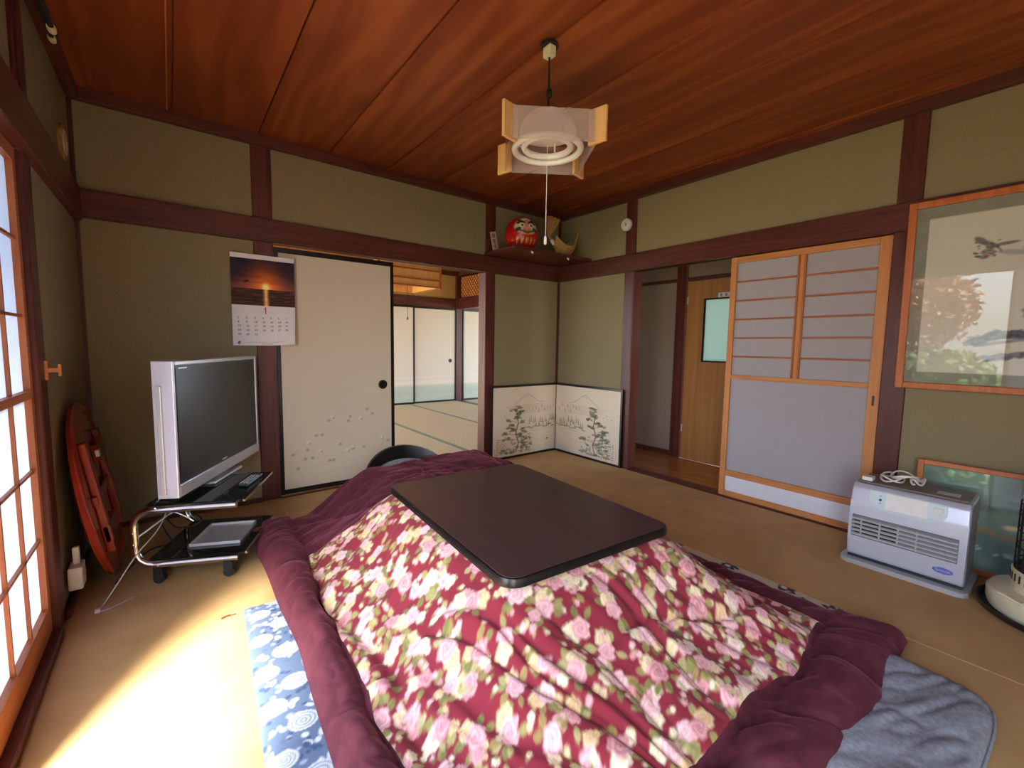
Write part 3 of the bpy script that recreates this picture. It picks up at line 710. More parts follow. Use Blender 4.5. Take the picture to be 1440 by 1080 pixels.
# long crease across the near side and seam trenches
cr = np.abs(Y+2.655+0.16*(X-1.75)-0.03*np.sin(X*9)); h = h-0.022*np.exp(-(cr/0.014)**2)*sstep(1.35, 1.5, X)*sstep(2.3, 2.1, X)*(ly < -hy_)
cr2 = np.abs(X-1.08+0.40*(Y+2.42)+0.02*np.sin(Y*14)); h = h-0.020*np.exp(-(cr2/0.010)**2)*(Y < -2.35)*(~inN)
cr3 = np.abs(left_e-0.195-0.03*np.sin(Y*5)); h = h-0.025*np.exp(-(cr3/0.016)**2)*sstep(-1.2, -1.35, Y)*(near_e > 0.2)
# velvet wrinkles
wr = np.abs(vnoise(X*6+Y*11, Y*6-X*4, 61)-0.5)*2; h = h+np.where(border, (wr**0.6-0.5)*np.where(inB, 0.009, 0.018)*sstep(0, 0.06, e), 0)
h = h+0.003*(vnoise(X*30, Y*30, 62)-0.5)*sstep(0, 0.1, dist)
h = np.where(dout < 0.012, np.minimum(h, TT-0.040), h)
h = np.maximum(h, 0.010*np.clip(e/0.01, 0, 1)+0.006)
# smooth a little
for _ in range(6):
    hp = np.pad(h, 1, mode='edge'); h = (hp[1:-1, 1:-1]*4+hp[:-2, 1:-1]+hp[2:, 1:-1]+hp[1:-1, :-2]+hp[1:-1, 2:])/8
PQ = np.stack([X, Y, h+0.010], -1)
# floral print, in cloth space
CM = 0.45
cv = Canvas(QX1-QX0+2*CM, QY1-QY0+2*CM, ST, (142, 48, 62))
rf = random.Random(5)
PINK = [((246, 200, 202), (214, 138, 148)), ((250, 216, 214), (220, 152, 160)), ((240, 182, 184), (200, 116, 130))]
CREAM = [((246, 230, 196), (224, 184, 134)), ((242, 214, 172), (216, 166, 116)), ((250, 240, 216), (230, 200, 160))]
GREEN = [(152, 146, 88), (172, 162, 104), (134, 132, 80), (188, 176, 124), (168, 144, 92)]
spots = []
gy = 0.0; row = 0
while gy < cv.h:
    gx = (row % 2)*0.070
    while gx < cv.w:
        spots.append((gx+rf.uniform(-0.03, 0.03), gy+rf.uniform(-0.03, 0.03))); gx += 0.138
    gy += 0.098; row += 1
for (u, v) in spots:
    for k in range(rf.randint(5, 7)):
        a = rf.uniform(0, 6.28); cv.leaf(u+0.030*math.cos(a), v+0.030*math.sin(a), rf.uniform(0.030, 0.044), rf.uniform(0.009, 0.013), a+rf.uniform(-0.5, 0.5), rf.choice(GREEN))
    a = rf.uniform(0, 6.28)
    sm = rf.uniform(0.024, 0.034); cl = rf.choice(CREAM); cv.rose(u+0.036*math.cos(a), v+0.036*math.sin(a), sm, cl[0], cl[1], rf.uniform(0, 6))
    if rf.random() < 0.55:
        cl = rf.choice(CREAM+PINK); cv.rose(u+0.042*math.cos(a+2.3), v+0.042*math.sin(a+2.3), rf.uniform(0.018, 0.026), cl[0], cl[1], rf.uniform(0, 6))
    cl = rf.choice(PINK); cv.rose(u, v, rf.uniform(0.028, 0.038), cl[0], cl[1], rf.uniform(0, 6))
    for k in range(3):
        b_ = rf.uniform(0, 6.28); q = rf.uniform(0.065, 0.085); cl = rf.choice(CREAM+PINK)
        cv.leaf(u+q*math.cos(b_), v+q*math.sin(b_), 0.022, 0.006, b_+0.8, rf.choice(GREEN)); cv.rose(u+q*math.cos(b_), v+q*math.sin(b_), rf.uniform(0.008, 0.013), cl[0], cl[1], rf.uniform(0, 6))
# the print follows the cloth down the slopes
npx, npy = np.clip(lx, -hx_, hx_), np.clip(ly, -hy_, hy_); ox, oy = lx-npx, ly-npy
c2, s2 = math.cos(KA), math.sin(KA); wox, woy = ox*c2-oy*s2, ox*s2+oy*c2
fu = np.clip((X+0.32*wox-QX0+CM)/cv.w*(cv.nx-1), 0, cv.nx-2); fv = np.clip((Y+0.32*woy-QY0+CM)/cv.h*(cv.ny-1), 0, cv.ny-2)
iu, iv = fu.astype(int), fv.astype(int); du_, dv_ = (fu-iu)[..., None], (fv-iv)[..., None]
PRINT = (cv.C[iv, iu]*(1-du_)+cv.C[iv, iu+1]*du_)*(1-dv_)+(cv.C[iv+1, iu]*(1-du_)+cv.C[iv+1, iu+1]*du_)*dv_
qt = thing('kotatsu_quilt', 'burgundy quilt with rose print and velvet border draped under the low table', 'quilt', (0, 0, 0))
mid = lambda q: (q[:-1, :-1]+q[1:, 1:])/2
ma, mb = mid(ga), mid(gb); fin = np.ones(ma.shape, bool); fb = (ma < A0) | (ma > A1) | (mb < B0) | (mb > B1)
grid_mesh('rose_print_cover', PQ, 'floral', PRINT, qt, fin & ~fb)
grid_mesh('velvet_border', PQ, 'velvet', None, qt, fin & fb)

# ---- mats under the quilt
def pad_mesh(name, poly_w, poly_h, thick, canvas, mat, loc, rz, parent=None, wr=0.0, seed=0, round_=0.05, slant=0.0):
    """flat padded mat with rolled edges, print from a canvas"""
    U, V = canvas.U, canvas.V
    ex_ = np.minimum(np.minimum(U, poly_w-U), np.minimum(V, poly_h-V))
    Z = thick*np.sqrt(np.clip(1-(1-np.clip(ex_/round_, 0, 1))**2, 0, 1))+0.001
    Z = Z+wr*(np.abs(vnoise(U*16+V*5, V*7, seed)-0.5)*2-0.5)*np.clip(ex_/round_, 0, 1)
    cx, cy = U-poly_w/2, V-poly_h/2-slant*(1-U/poly_w)*(1-V/poly_h); c_, s_ = math.cos(rz), math.sin(rz)
    P = np.stack([cx*c_-cy*s_+loc[0], cx*s_+cy*c_+loc[1], Z], -1)
    return grid_mesh(name, P, mat, canvas.C, parent)
cv = Canvas(0.64, 1.42, 0.004, (100, 116, 146))
r_ = random.Random(8)
for _ in range(1500): cv.ell(r_.uniform(0, 0.64), r_.uniform(0, 1.42), r_.uniform(0.006, 0.014), r_.uniform(0.005, 0.010), r_.choice([(204, 210, 216), (92, 108, 140), (160, 174, 194), (72, 88, 122)]), r_.uniform(0, 3))
for j in range(16):
    for i in range(5):
        u, v = 0.04+i*0.140+(j % 2)*0.07+r_.uniform(-0.012, 0.012), 0.04+j*0.092+r_.uniform(-0.01, 0.01)
        k = r_.uniform(0.62, 0.85)
        for q in range(20):
            a = q*0.314; cv.ell(u+0.047*k*math.cos(a), v+0.040*k*math.sin(a), 0.006, 0.005, (208, 213, 218))
        for rr, c in ((0.043, (98, 116, 148)), (0.038, (210, 214, 218)), (0.029, (112, 128, 156)), (0.023, (204, 209, 216)), (0.013, (84, 102, 138)), (0.008, (210, 214, 218))):
            cv.ell(u, v, rr*k, rr*0.85*k, c)
tag(pad_mesh('patterned_mat', 0.64, 1.42, 0.014, cv, 'printcloth', (0.845, -2.085), math.radians(-3), seed=3), 'blue grey mat printed with white medallions on the sunny floor', 'mat')
B().tube([(0.535, -1.375, 0.008), (0.515, -1.370, 0.005), (0.500, -1.372, 0.005), (0.485, -1.378, 0.005)], 0.003, 6).out('tie_string', 'red', bpy.data.objects['patterned_mat'])
cv = Canvas(1.40, 1.40, 0.005, (214, 204, 182))
for _ in range(380):
    u, v = r_.uniform(0, 1.4), r_.uniform(0, 1.4); c = r_.choice([(52, 62, 112), (70, 72, 84), (92, 104, 150), (160, 140, 110), (60, 60, 66)])
    for q in range(6): cv.leaf(u, v, r_.uniform(0.025, 0.05), 0.011, q*1.05+r_.uniform(0, 0.5), c)
    cv.ell(u, v, 0.014, 0.014, (226, 216, 196))
tag(pad_mesh('floral_mat', 1.40, 1.40, 0.010, cv, 'printcloth', (1.897, -2.220), math.radians(-1.0), seed=4, round_=0.02, slant=0.24), 'cream mat with navy flowers showing under the quilt', 'mat')

# grey cushions
def cushion(name, label, w, h, th, loc, rz, seed):
    nxx, nyy = int(w/0.008)+1, int(h/0.008)+1
    U, V = np.meshgrid(np.linspace(-1, 1, nxx), np.linspace(-1, 1, nyy))
    r = 0.22
    def sq(u, v):   # rounded square mapping
        k = np.maximum(np.abs(u), np.abs(v))
        return k
    k = (np.abs(U)**7+np.abs(V)**7)**(1/7)
    sc = np.where(k > 1e-6, np.maximum(np.abs(U), np.abs(V))/np.maximum(k, 1e-6), 1)
    px, py = U*sc*w/2, V*sc*h/2
    ed = 1-np.maximum(np.abs(U), np.abs(V))
    z = th*np.sqrt(np.clip(1-(1-np.clip(ed/0.16, 0, 1))**2, 0, 1))*(0.9+0.15*vnoise(px*8, py*8, seed))
    fold = np.abs(vnoise(px*10+py*26, px*9, seed+1)-0.5)*2
    z = z+(fold**0.6-0.6)*0.014*np.clip(ed/0.12, 0, 1)+0.004
    c_, s_ = math.cos(rz), math.sin(rz)
    P = np.stack([px*c_-py*s_+loc[0], px*s_+py*c_+loc[1], z], -1)
    o = thing(name, label, 'cushion'); grid_mesh('plush_top', P, 'greyfabric', None, o)
    rim = [(P[j, i, 0], P[j, i, 1], 0.008) for j, i in [(0, i) for i in range(0, nxx, 3)]+[(j, nxx-1) for j in range(0, nyy, 3)]+[(nyy-1, i) for i in range(nxx-1, -1, -3)]+[(j, 0) for j in range(nyy-1, 0, -3)]]
    B().tube(rim, 0.007, 6, True).out('piping', 'greyfabric', o)
    return o
cushion('floor_cushion', 'grey plush floor cushion lying half under the near edge of the quilt', 1.00, 0.46, 0.045, (1.875, -3.075), math.radians(-2), 5)
cushion('floor_cushion', 'grey plush floor cushion under the quilt near the television stand', 0.62, 0.55, 0.030, (1.02, -0.77), math.radians(8), 9)

# ---- floor chair behind the table
fc = thing('floor_chair', 'legless black floor chair with grey pad behind the quilt', 'chair', (1.655, -0.47, 0))
Uc, Zc = np.meshgrid(np.linspace(-1, 1, 41), np.linspace(0, 1, 25))
def shell_pts(off, top_):
    wv = 0.295*np.sqrt(np.clip(1-(np.clip(Zc-0.35, 0, 1)/0.65)**2.2*0.0, 0, 1))
    zt = top_*(0.55+0.45*np.sqrt(np.clip(1-Uc**2, 0, 1)))
    x = Uc*wv; z = 0.012+Zc*zt; y = 0.06*Zc-0.13*Uc**2+off
    return np.stack([x, y+0.03, z], -1)
a, c = shell_pts(0.0, 0.352), shell_pts(-0.022, 0.350)
b = B()
def loft(b, A, C):
    ny_, nx_ = A.shape[:2]
    va = [[b.bm.verts.new(A[j, i]) for i in range(nx_)] for j in range(ny_)]; vc = [[b.bm.verts.new(C[j, i]) for i in range(nx_)] for j in range(ny_)]
    for j in range(ny_-1):
        for i in range(nx_-1):
            b.bm.faces.new((va[j][i], va[j][i+1], va[j+1][i+1], va[j+1][i])); b.bm.faces.new((vc[j][i], vc[j+1][i], vc[j+1][i+1], vc[j][i+1]))
    for j in range(ny_-1):
        for i in (0, nx_-1): b.bm.faces.new((va[j][i], va[j+1][i], vc[j+1][i], vc[j][i]))
    for i in range(nx_-1):
        for j in (0, ny_-1): b.bm.faces.new((va[j][i], va[j][i+1], vc[j][i+1], vc[j][i]))
loft(b, a, c); shade_auto(b.out('back_shell', 'black', fc), 50)
b = B(); loft(b, shell_pts(-0.026, 0.262)*np.array([0.9, 1, 1]), shell_pts(-0.060, 0.250)*np.array([0.9, 1, 1])); shade_auto(b.out('back_pad', 'greyfabric', fc), 60)
B().box(-0.22, 0.22, -0.50, -0.06, 0.012, 0.06).out('seat', 'black', fc, bevel=0.012)

# ================================================================== TELEVISION AND STAND
CO = Vector((0.216, -0.861, 0)); CD = Vector((0.918, -0.396, 0)).normalized(); CW = Vector((0.396, 0.918, 0)).normalized()
st = thing('tv_stand', 'chrome tube television stand on castors with smoked glass shelves', 'stand', CO, math.atan2(CD.y, CD.x))
def cframe(yy):
    R, zb, zt_, D = 0.075, 0.086, 0.342, 0.40
    pts = [(D, yy, zt_)]
    for k in range(9):
        a = math.pi/2+k*math.pi/16; pts.append((R+R*math.cos(a)-0.01, yy, zt_-R+R*math.sin(a)))
    for k in range(9):
        a = math.pi+k*math.pi/16; pts.append((R+R*math.cos(a)-0.01, yy, zb+R+R*math.sin(a)))
    pts.append((D, yy, zb)); return pts
for yy in (0.0, 0.49):
    f_ = shade_auto(B().tube(cframe(yy), 0.0165, 12).out('side_frame', 'chrome', st), 50)
    for x, z in ((0.08, 0.352), (0.08, 0.086), (-0.008, 0.245), (-0.008, 0.19)): B().lathe([(0.006, 0), (0.006, 0.006), (0, 0.008)], 10, (x, yy-0.012, z), ((1, 0, 0), (0, 0, 1), (0, -1, 0))).out('bolt', 'chrome', f_)
    for x in (0.08, 0.36):
        ct = B().tube([(x, yy-0.012, 0.024), (x, yy+0.012, 0.024)], 0.024, 14).out('castor_wheel', 'rubber', st)
        B().box(x-0.02, x+0.016, yy-0.016, yy+0.016, 0.026, 0.078).out('castor_fork', 'blackplastic', ct)
B().box(0.03, 0.43, 0.015, 0.475, 0.352, 0.360).out('shelf', 'darkglass', st); B().box(0.03, 0.43, 0.015, 0.475, 0.096, 0.104).out('shelf', 'darkglass', st)
B().tube([(0.0, 0, 0.22), (0.0, 0.49, 0.22)], 0.009, 8).out('back_bar', 'chrome', st)
B().box(0.424, 0.434, 0.012, 0.478, 0.350, 0.3598).out('shelf_edge', 'chrome', st); B().box(0.424, 0.434, 0.012, 0.478, 0.094, 0.106).out('shelf_edge', 'chrome', st)
# tray on the lower shelf
cL = lambda x, y, z: CO+CD*x+CW*y+Vector((0, 0, z))
AX = (CD, CW, Vector((0, 0, 1)))
tr = thing('flat_tray', 'flat pale grey tray on the lower glass shelf of the stand', 'tray', cL(0.26, 0.25, 0.104), math.atan2(CD.y, CD.x))
B().box(-0.11, 0.11, -0.13, 0.13, 0, 0.004).out('tray_base', 'silver', tr)
for a0, a1, b0, b1 in ((-0.11, -0.104, -0.13, 0.13), (0.104, 0.11, -0.13, 0.13), (-0.104, 0.104, -0.13, -0.124), (-0.104, 0.104, 0.124, 0.13)): B().box(a0, a1, b0, b1, 0.004, 0.014).out('tray_lip', 'silver', tr)
# television
T0, T1 = Vector((0.362, -0.930, 0)), Vector((0.790, -0.130, 0))
TU = (T1-T0).normalized(); TNr = Vector((TU.y, -TU.x, 0)); TWd = (T1-T0).length
tv = thing('television', 'silver framed flat television with dark screen on chrome stand', 'television', T0+TNr*0.0, math.atan2(TU.y, TU.x))
# local: x along width, -y towards viewer
ZB, ZTt = 0.388, 1.010
def tb(n, x0, x1, y0, y1, z0, z1, m, bevel=0.004, par=tv): return B().box(x0, x1, y0, y1, z0, z1).out(n, m, par, bevel=bevel)
tb('bezel_side', 0, 0.016, -0.012, 0.075, ZB+0.0, ZTt, 'silverlight'); tb('bezel_side', TWd-0.016, TWd, -0.012, 0.075, ZB, ZTt, 'silverlight')
tb('bezel_top', 0.016, TWd-0.016, -0.012, 0.07, ZTt-0.020, ZTt, 'silver'); tb('speaker_bar', 0.016, TWd-0.016, -0.012, 0.07, ZB, ZB+0.058, 'silver')
tb('inner_frame', 0.016, TWd-0.016, -0.006, 0.06, ZB+0.058, ZTt-0.020, 'blackplastic', 0.0)
tb('screen', 0.030, TWd-0.030, -0.008, -0.0055, ZB+0.080, ZTt-0.032, 'screen', 0.0)
tb('back_cover', 0.10, TWd-0.10, 0.07, 0.105, ZB+0.05, ZTt-0.12, 'blackplastic', 0.01); tb('side_strip', -0.012, 0.0, 0.035, 0.055, ZB+0.02, ZTt-0.11, 'silver', 0.002)
tb('maker_mark', TWd*0.47, TWd*0.53, -0.0075, -0.0045, ZB+0.066, ZB+0.074, 'silver', 0.0); tb('corner_mark', 0.052, 0.12, -0.0095, -0.0079, ZTt-0.036, ZTt-0.030, 'silver', 0.0)
tb('foot', TWd/2-0.16, TWd/2+0.16, -0.03, 0.12, 0.3605, 0.374, 'silver', 0.005); tb('neck', TWd/2-0.07, TWd/2+0.07, 0.01, 0.06, 0.372, ZB+0.02, 'silver', 0.004)
# remotes on the top shelf
rc_ = thing('remote_control', 'black remote control lying on the upper glass shelf below the television', 'remote', cL(0.375, 0.30, 0.3605), math.radians(62))
B().box(-0.10, 0.10, -0.024, 0.024, 0, 0.018).out('case', 'blackplastic', rc_, bevel=0.006)
for i in range(7):
    for j in range(3): B().box(-0.085+i*0.022-0.006, -0.085+i*0.022+0.006, -0.015+j*0.015-0.004, -0.015+j*0.015+0.004, 0.017, 0.0205).out('button', 'silver' if (i+j) % 3 else 'white', rc_)
# cables
def cable(name, label, pts, r, mat, n=24):
    pts = [Vector(p) for p in pts]; out = []
    for i in range(len(pts)-1):
        p0, p1, p2, p3 = pts[max(0, i-1)], pts[i], pts[i+1], pts[min(len(pts)-1, i+2)]
        for k in range(6):
            u = k/6; out.append(0.5*((2*p1)+(p2-p0)*u+(2*p0-5*p1+4*p2-p3)*u*u+(3*p1-p0-3*p2+p3)*u**3))
    out.append(pts[-1])
    return tag(shade_auto(B().tube(out, r, 7).out(name, mat), 60), label, 'cable')
c1 = cable('antenna_cable', 'pale cable running from the stand to the matting', [(0.36, -0.70, 0.40), (0.30, -0.80, 0.24), (0.215, -0.905, 0.16), (0.15, -0.96, 0.07), (0.105, -0.99, 0.006), (0.092, -1.03, 0.004), (0.13, -1.03, 0.004), (0.20, -0.98, 0.004)], 0.0028, 'silver')
B().obox((0.092, -1.03, 0.007), ((1, 0, 0), (0, 1, 0), (0, 0, 1)), (0.008, 0.008, 0.006)).out('plug', 'white', c1)
c1 = cable('antenna_lead', 'short pale lead with metal tip hanging under the television', [(0.33, -0.78, 0.385), (0.28, -0.86, 0.345), (0.35, -0.88, 0.315), (0.41, -0.90, 0.275)], 0.003, 'silver')
cable('black_cable', 'black cable tangled behind the television stand', [(0.42, -0.55, 0.39), (0.30, -0.60, 0.20), (0.36, -0.72, 0.06), (0.28, -0.62, 0.02), (0.38, -0.50, 0.008), (0.24, -0.48, 0.006), (0.13, -0.80, 0.006)], 0.0035, 'blackplastic')
cable('black_cable', 'black cable looping over the lower shelf of the stand', [(0.46, -0.48, 0.39), (0.40, -0.55, 0.24), (0.46, -0.70, 0.19), (0.36, -0.66, 0.16), (0.30, -0.56, 0.22)], 0.0035, 'blackplastic')

# ---- red folding table leaning in the corner
rtb = thing('folded_round_table', 'round red lacquer table with folded legs leaning against the wall', 'table', (0.135, -0.60, 0.004))
rtb.rotation_euler = (0, math.radians(-8.5), 0)
AXR = ((0, 1, 0), (0, 0, 1), (1, 0, 0))
R0 = 0.405
shade_auto(B().lathe([(R0-0.02, -0.022), (R0, -0.014), (R0+0.004, 0.0), (R0-0.004, 0.008), (R0-0.022, 0.010), (R0-0.03, 0.002), (0, 0.002)], 56, (0, 0, R0), AXR).out('table_top', 'red', rtb), 40)
for s_ in (-1, 1):
    lg = B(); lg.box(0.002, 0.030, s_*0.20-0.03, s_*0.20+0.03, 0.16, 0.66); lg.out('leg', 'red', rtb, bevel=0.006)
    B().box(0.004, 0.034, s_*0.12-0.11, s_*0.12+0.11, R0+(-0.20 if s_ < 0 else 0.12), R0+(-0.12 if s_ < 0 else 0.20)).out('leg_board', 'red', rtb, bevel=0.006)
B().box(0.002, 0.022, -0.25, 0.25, R0-0.02, R0+0.02).out('batten', 'red', rtb, bevel=0.004)
B().box(0.022, 0.036, -0.02, 0.02, R0+0.15, R0+0.18).out('latch', 'silver', rtb)

# ---- wall socket box, hook, disc and rails on the left wall
wb_ = thing('socket_box', 'white plastic box with upright plug low on the wall', 'socket', (0.001, -0.905, 0.078))
B().box(0.0, 0.045, -0.045, 0.045, 0, 0.095).out('box', 'white', wb_, bevel=0.006); B().box(0.012, 0.034, 0.0, 0.022, 0.085, 0.165).out('plug', 'white', wb_, bevel=0.004)
hk = thing('wooden_latch', 'small pale wooden latch fixed to the post beside the shoji', 'latch', (0.0, -1.045, 0.985))
B().box(0.0, 0.008, -0.010, 0.010, -0.035, 0.035).out('plate', 'lwz', hk); B().box(0.008, 0.035, -0.006, 0.006, -0.008, 0.008).out('peg', 'lwz', hk); B().box(0.035, 0.043, -0.008, 0.008, -0.022, 0.022).out('knob', 'lwz', hk)
dc = thing('wall_disc', 'round cream disc on the plaster above the lintel near the corner', 'wall ornament', (-0.011, -0.28, 2.05))
B().lathe([(0.085, 0), (0.085, 0.010), (0.078, 0.016), (0, 0.016)], 32, (0, 0, 0), ((0, 1, 0), (0, 0, 1), (1, 0, 0))).out('plate', 'straw', dc); B().lathe([(0.060, 0.015), (0.060, 0.019), (0, 0.019)], 32, (0, 0, 0), ((0, 1, 0), (0, 0, 1), (1, 0, 0))).out('centre', 'cream', dc)
rl = thing('drying_rail', 'pair of dark drying rods with cream end caps below the ceiling', 'rail', (0.0, -0.62, 2.33))
for x, z, ye in ((0.030, 0.030, 0.0), (0.075, -0.10, -0.36)):
    B().tube([(x, ye, z), (x, -2.4, z)], 0.009, 10).out('rod', 'rubber', rl)
    B().lathe([(0, 0.012), (0.012, 0.010), (0.014, -0.010), (0.011, -0.03)], 12, (x, ye, z), ((1, 0, 0), (0, 0, 1), (0, 1, 0))).out('end_cap', 'cream', rl)
for y in (-0.40, -2.0): B().box(-0.012, 0.085, y-0.008, y+0.008, -0.01, 0.006).out('bracket', 'silver', rl)

# ---- calendar
cal = thing('wall_calendar', 'hanging calendar with sunset over water and January page', 'calendar', (0.690, -0.030, 1.075))
CWd, CH = 0.372, 0.592
cv = Canvas(CWd, CH, 0.0022, (226, 222, 228))
p0 = 0.262
top_v = CH-0.030
m_ = (cv.V > p0) & (cv.V < top_v)
tt = (cv.V-p0)/(top_v-p0); uu = cv.U/CWd
hor = 0.36
dsun = np.hypot((uu-0.53)*1.5, (tt-hor-0.04)*1.0)
sky = np.array(lin((40, 34, 48)))+(np.array(lin((206, 104, 36)))-np.array(lin((40, 34, 48))))*np.exp(-(dsun/0.34)**2)[..., None]+(np.array(lin((110, 56, 40))))*np.exp(-((tt-hor)/0.22)**2)[..., None]*0.7
sky = sky+np.array(lin((255, 220, 140)))*np.exp(-(dsun/0.075)**2)[..., None]*1.2
sea_glare = np.array(lin((44, 30, 30)))+np.array(lin((120, 76, 50)))*(vnoise(uu*8, tt*60, 3)**2*0.4)[..., None]
sea_glare = sea_glare+np.array(lin((255, 190, 110)))*(np.exp(-((uu-0.53)/0.028)**2)*(0.5+0.5*vnoise(uu*5, tt*80, 4)))[..., None]
cloud = vnoise(uu*5, tt*16, 6)[..., None]*0.5
img = np.where((tt > hor)[..., None], sky*(1-cloud*(tt > hor+0.12)[..., None]*0.8), sea_glare)
cv.C = np.where(m_[..., None], np.clip(img*1.5, 0, 1), cv.C)
cv.ell(0.085, p0+0.52*(top_v-p0), 0.016, 0.008, (50, 30, 28), 0.2, 0.9)
cv.line([(0.192, 0.250), (0.192, 0.212)], 0.007, (196, 60, 110)); cv.line([(0.185, 0.243), (0.192, 0.250)], 0.005, (196, 60, 110))
for a in (0.155, 0.163, 0.171, 0.212, 0.220, 0.228, 0.236): cv.rect(a, a+0.005, 0.218, 0.223, (190, 186, 194), 0.8)
for d_ in range(31):
    cc, rr_ = d_ % 7, d_//7; tx = str(d_+1)
    cv.digits(tx, 0.030+cc*0.047, 0.188-rr_*0.027, 0.0024, (150, 60, 80) if cc == 0 else (96, 92, 104), 0.9)
cv.ell(0.036, 0.018, 0.009, 0.010, (70, 70, 78)); cv.ell(0.039, 0.016, 0.004, 0.004, (220, 216, 222))
for a in np.arange(0.085, 0.30, 0.011): cv.rect(a, a+0.007, 0.020, 0.0245, (176, 172, 180), 0.8)
for a in np.arange(0.165, 0.235, 0.010): cv.rect(a, a+0.007, 0.008, 0.0125, (120, 116, 124), 0.8)
def curl(U, V):
    k = sstep(0.30, 0.0, V)*sstep(0.20, CWd, U)
    return np.stack([-0.015*k, -0.040*k-0.0035, 0.010*k], -1)
cv.surface('printed_page', (0, 0, 0), (1, 0, 0), (0, 0, 1), 'printmatte', cal, curl)
B().box(0.0, CWd, -0.003, 0.002, CH-0.022, CH).out('binding_strip', 'white', cal)
B().box(0.01, CWd-0.01, 0.0015, 0.003, 0.03, CH-0.02).out('backing_page', 'white', cal)

# ================================================================== CORNER: FOLDING SCREEN, SHELF
def byobu_paint(sd, mirror):
    w, h = 0.830, 0.676; c = Canvas(w, h, 0.0035, (230, 212, 188)); r = random.Random(sd)
    f = (lambda u: u) if not mirror else (lambda u: w-u)
    # f(u): u measured from the outer edge
    wtr = sstep(0.26, 0.20, c.V)*sstep(0.10, 0.02, c.V)*sstep(0.40, 0.60, c.U if not mirror else w-c.U)
    c.C = c.C*(1-wtr[..., None]*0.5)+np.array(lin((206, 210, 208)))*wtr[..., None]*0.5
    mu = 0.42
    c.line([(f(mu-0.16), 0.50), (f(mu-0.06), 0.565), (f(mu), 0.605), (f(mu+0.04), 0.590), (f(mu+0.14), 0.525), (f(mu+0.22), 0.505)], 0.006, (150, 138, 128), 0.6)
    c.line([(f(mu-0.02), 0.600), (f(mu-0.01), 0.570), (f(mu+0.015), 0.585), (f(mu+0.03), 0.565)], 0.004, (160, 150, 140), 0.5)
    for k in range(5): c.line([(f(mu-0.26+0.03*k), 0.485-0.018*k), (f(mu+0.20+0.02*k), 0.490-0.020*k)], 0.010, (200, 164, 116), 0.35)
    c.line([(f(0.50), 0.225), (f(0.62), 0.23), (f(0.80), 0.24)], 0.006, (196, 150, 110), 0.5)
    def tree(u, v, s_, sp):
        pts = [(u, v), (u+0.02*s_*sp, v+0.06*s_), (u-0.01*s_*sp, v+0.13*s_), (u+0.015*s_*sp, v+0.21*s_), (u, v+0.30*s_)]
        c.line([(f(a), b_) for a, b_ in pts], 0.010*s_, (120, 92, 66), 0.9)
        for q in range(13):
            k = q/12; a = u+r.uniform(-1, 1)*(0.105*(1-k)+0.03)*s_; b_ = v+(0.10+0.24*k)*s_
            for z in range(7): c.ell(f(a+r.uniform(-0.03, 0.03)*s_), b_+r.uniform(-0.008, 0.008)*s_, 0.016*s_, 0.008*s_, r.choice([(108, 112, 84), (126, 130, 96), (92, 96, 74), (148, 150, 114)]), r.uniform(-0.3, 0.3), 0.75)
            c.line([(f(u), b_-0.02*s_), (f(a), b_)], 0.004*s_, (110, 86, 62), 0.7)
    tree(0.29, 0.05, 1.25, 1); tree(0.36 if not mirror else 0.20, 0.02, 0.72, -1)
    for q in range(60):   # rocks and undergrowth
        a, b_ = 0.10+r.random()*0.38, 0.03+r.random()*0.09*(1+math.sin(q)); c.ell(f(a), b_, r.uniform(0.010, 0.028), r.uniform(0.005, 0.012), r.choice([(128, 134, 98), (150, 148, 112), (104, 110, 82), (170, 150, 118), (140, 150, 142)]), r.uniform(-0.4, 0.4), 0.75)
    for q in range(5):
        a = 0.05+q*0.025+(0.02 if mirror else 0)
        for z in range(8): c.ell(f(a+r.uniform(-0.008, 0.008)), 0.03+z*0.020, 0.009, 0.005, r.choice([(120, 118, 92), (100, 100, 84), (178, 140, 116)]), 0, 0.7)
    for q in range(12):
        c.ell(f(0.24+r.uniform(-0.12, 0.14)), 0.16+r.uniform(-0.06, 0.10), 0.009, 0.006, (206, 140, 104), r.uniform(0, 3), 0.7)
    for q in range(17):   # distant pines over the lake
        a = 0.46+q*0.023+r.uniform(-0.01, 0.01); v0 = 0.285+r.uniform(-0.02, 0.035)
        for z in range(5): c.ell(f(a), v0+z*0.013, 0.011*(1-z/6), 0.006, r.choice([(118, 112, 90), (140, 130, 104), (92, 92, 74), (170, 150, 124)]), 0, 0.75)
    for q in range(9):
        a = 0.44+q*0.042; c.ell(f(a), 0.262+r.uniform(-0.012, 0.012), 0.030, 0.006, r.choice([(120, 124, 84), (96, 92, 70), (148, 140, 100)]), r.uniform(-0.15, 0.15), 0.75)
    for q in range(8):
        a = 0.50+q*0.04; v0 = 0.43+r.uniform(-0.02, 0.04)
        for z in range(3): c.ell(f(a), v0+z*0.011, 0.008*(1-z/5), 0.006, (150, 138, 116), 0, 0.6)
    for a, b_ in ((0.14, 0.40), (0.16, 0.43), (0.19, 0.41), (0.10, 0.40)): c.ell(f(a), b_, 0.006, 0.003, (120, 112, 100), 0.5, 0.8)
    if not mirror: c.ell(f(0.70), 0.120, 0.020, 0.005, (72, 66, 60)); c.line([(f(0.70), 0.12), (f(0.705), 0.142)], 0.004, (90, 80, 70))
    return c
by = thing('folding_screen', 'low two panel folding screen painted with pines, lake and mountains', 'screen', (0, 0, 0))
BH, BWd = 0.716, 0.858
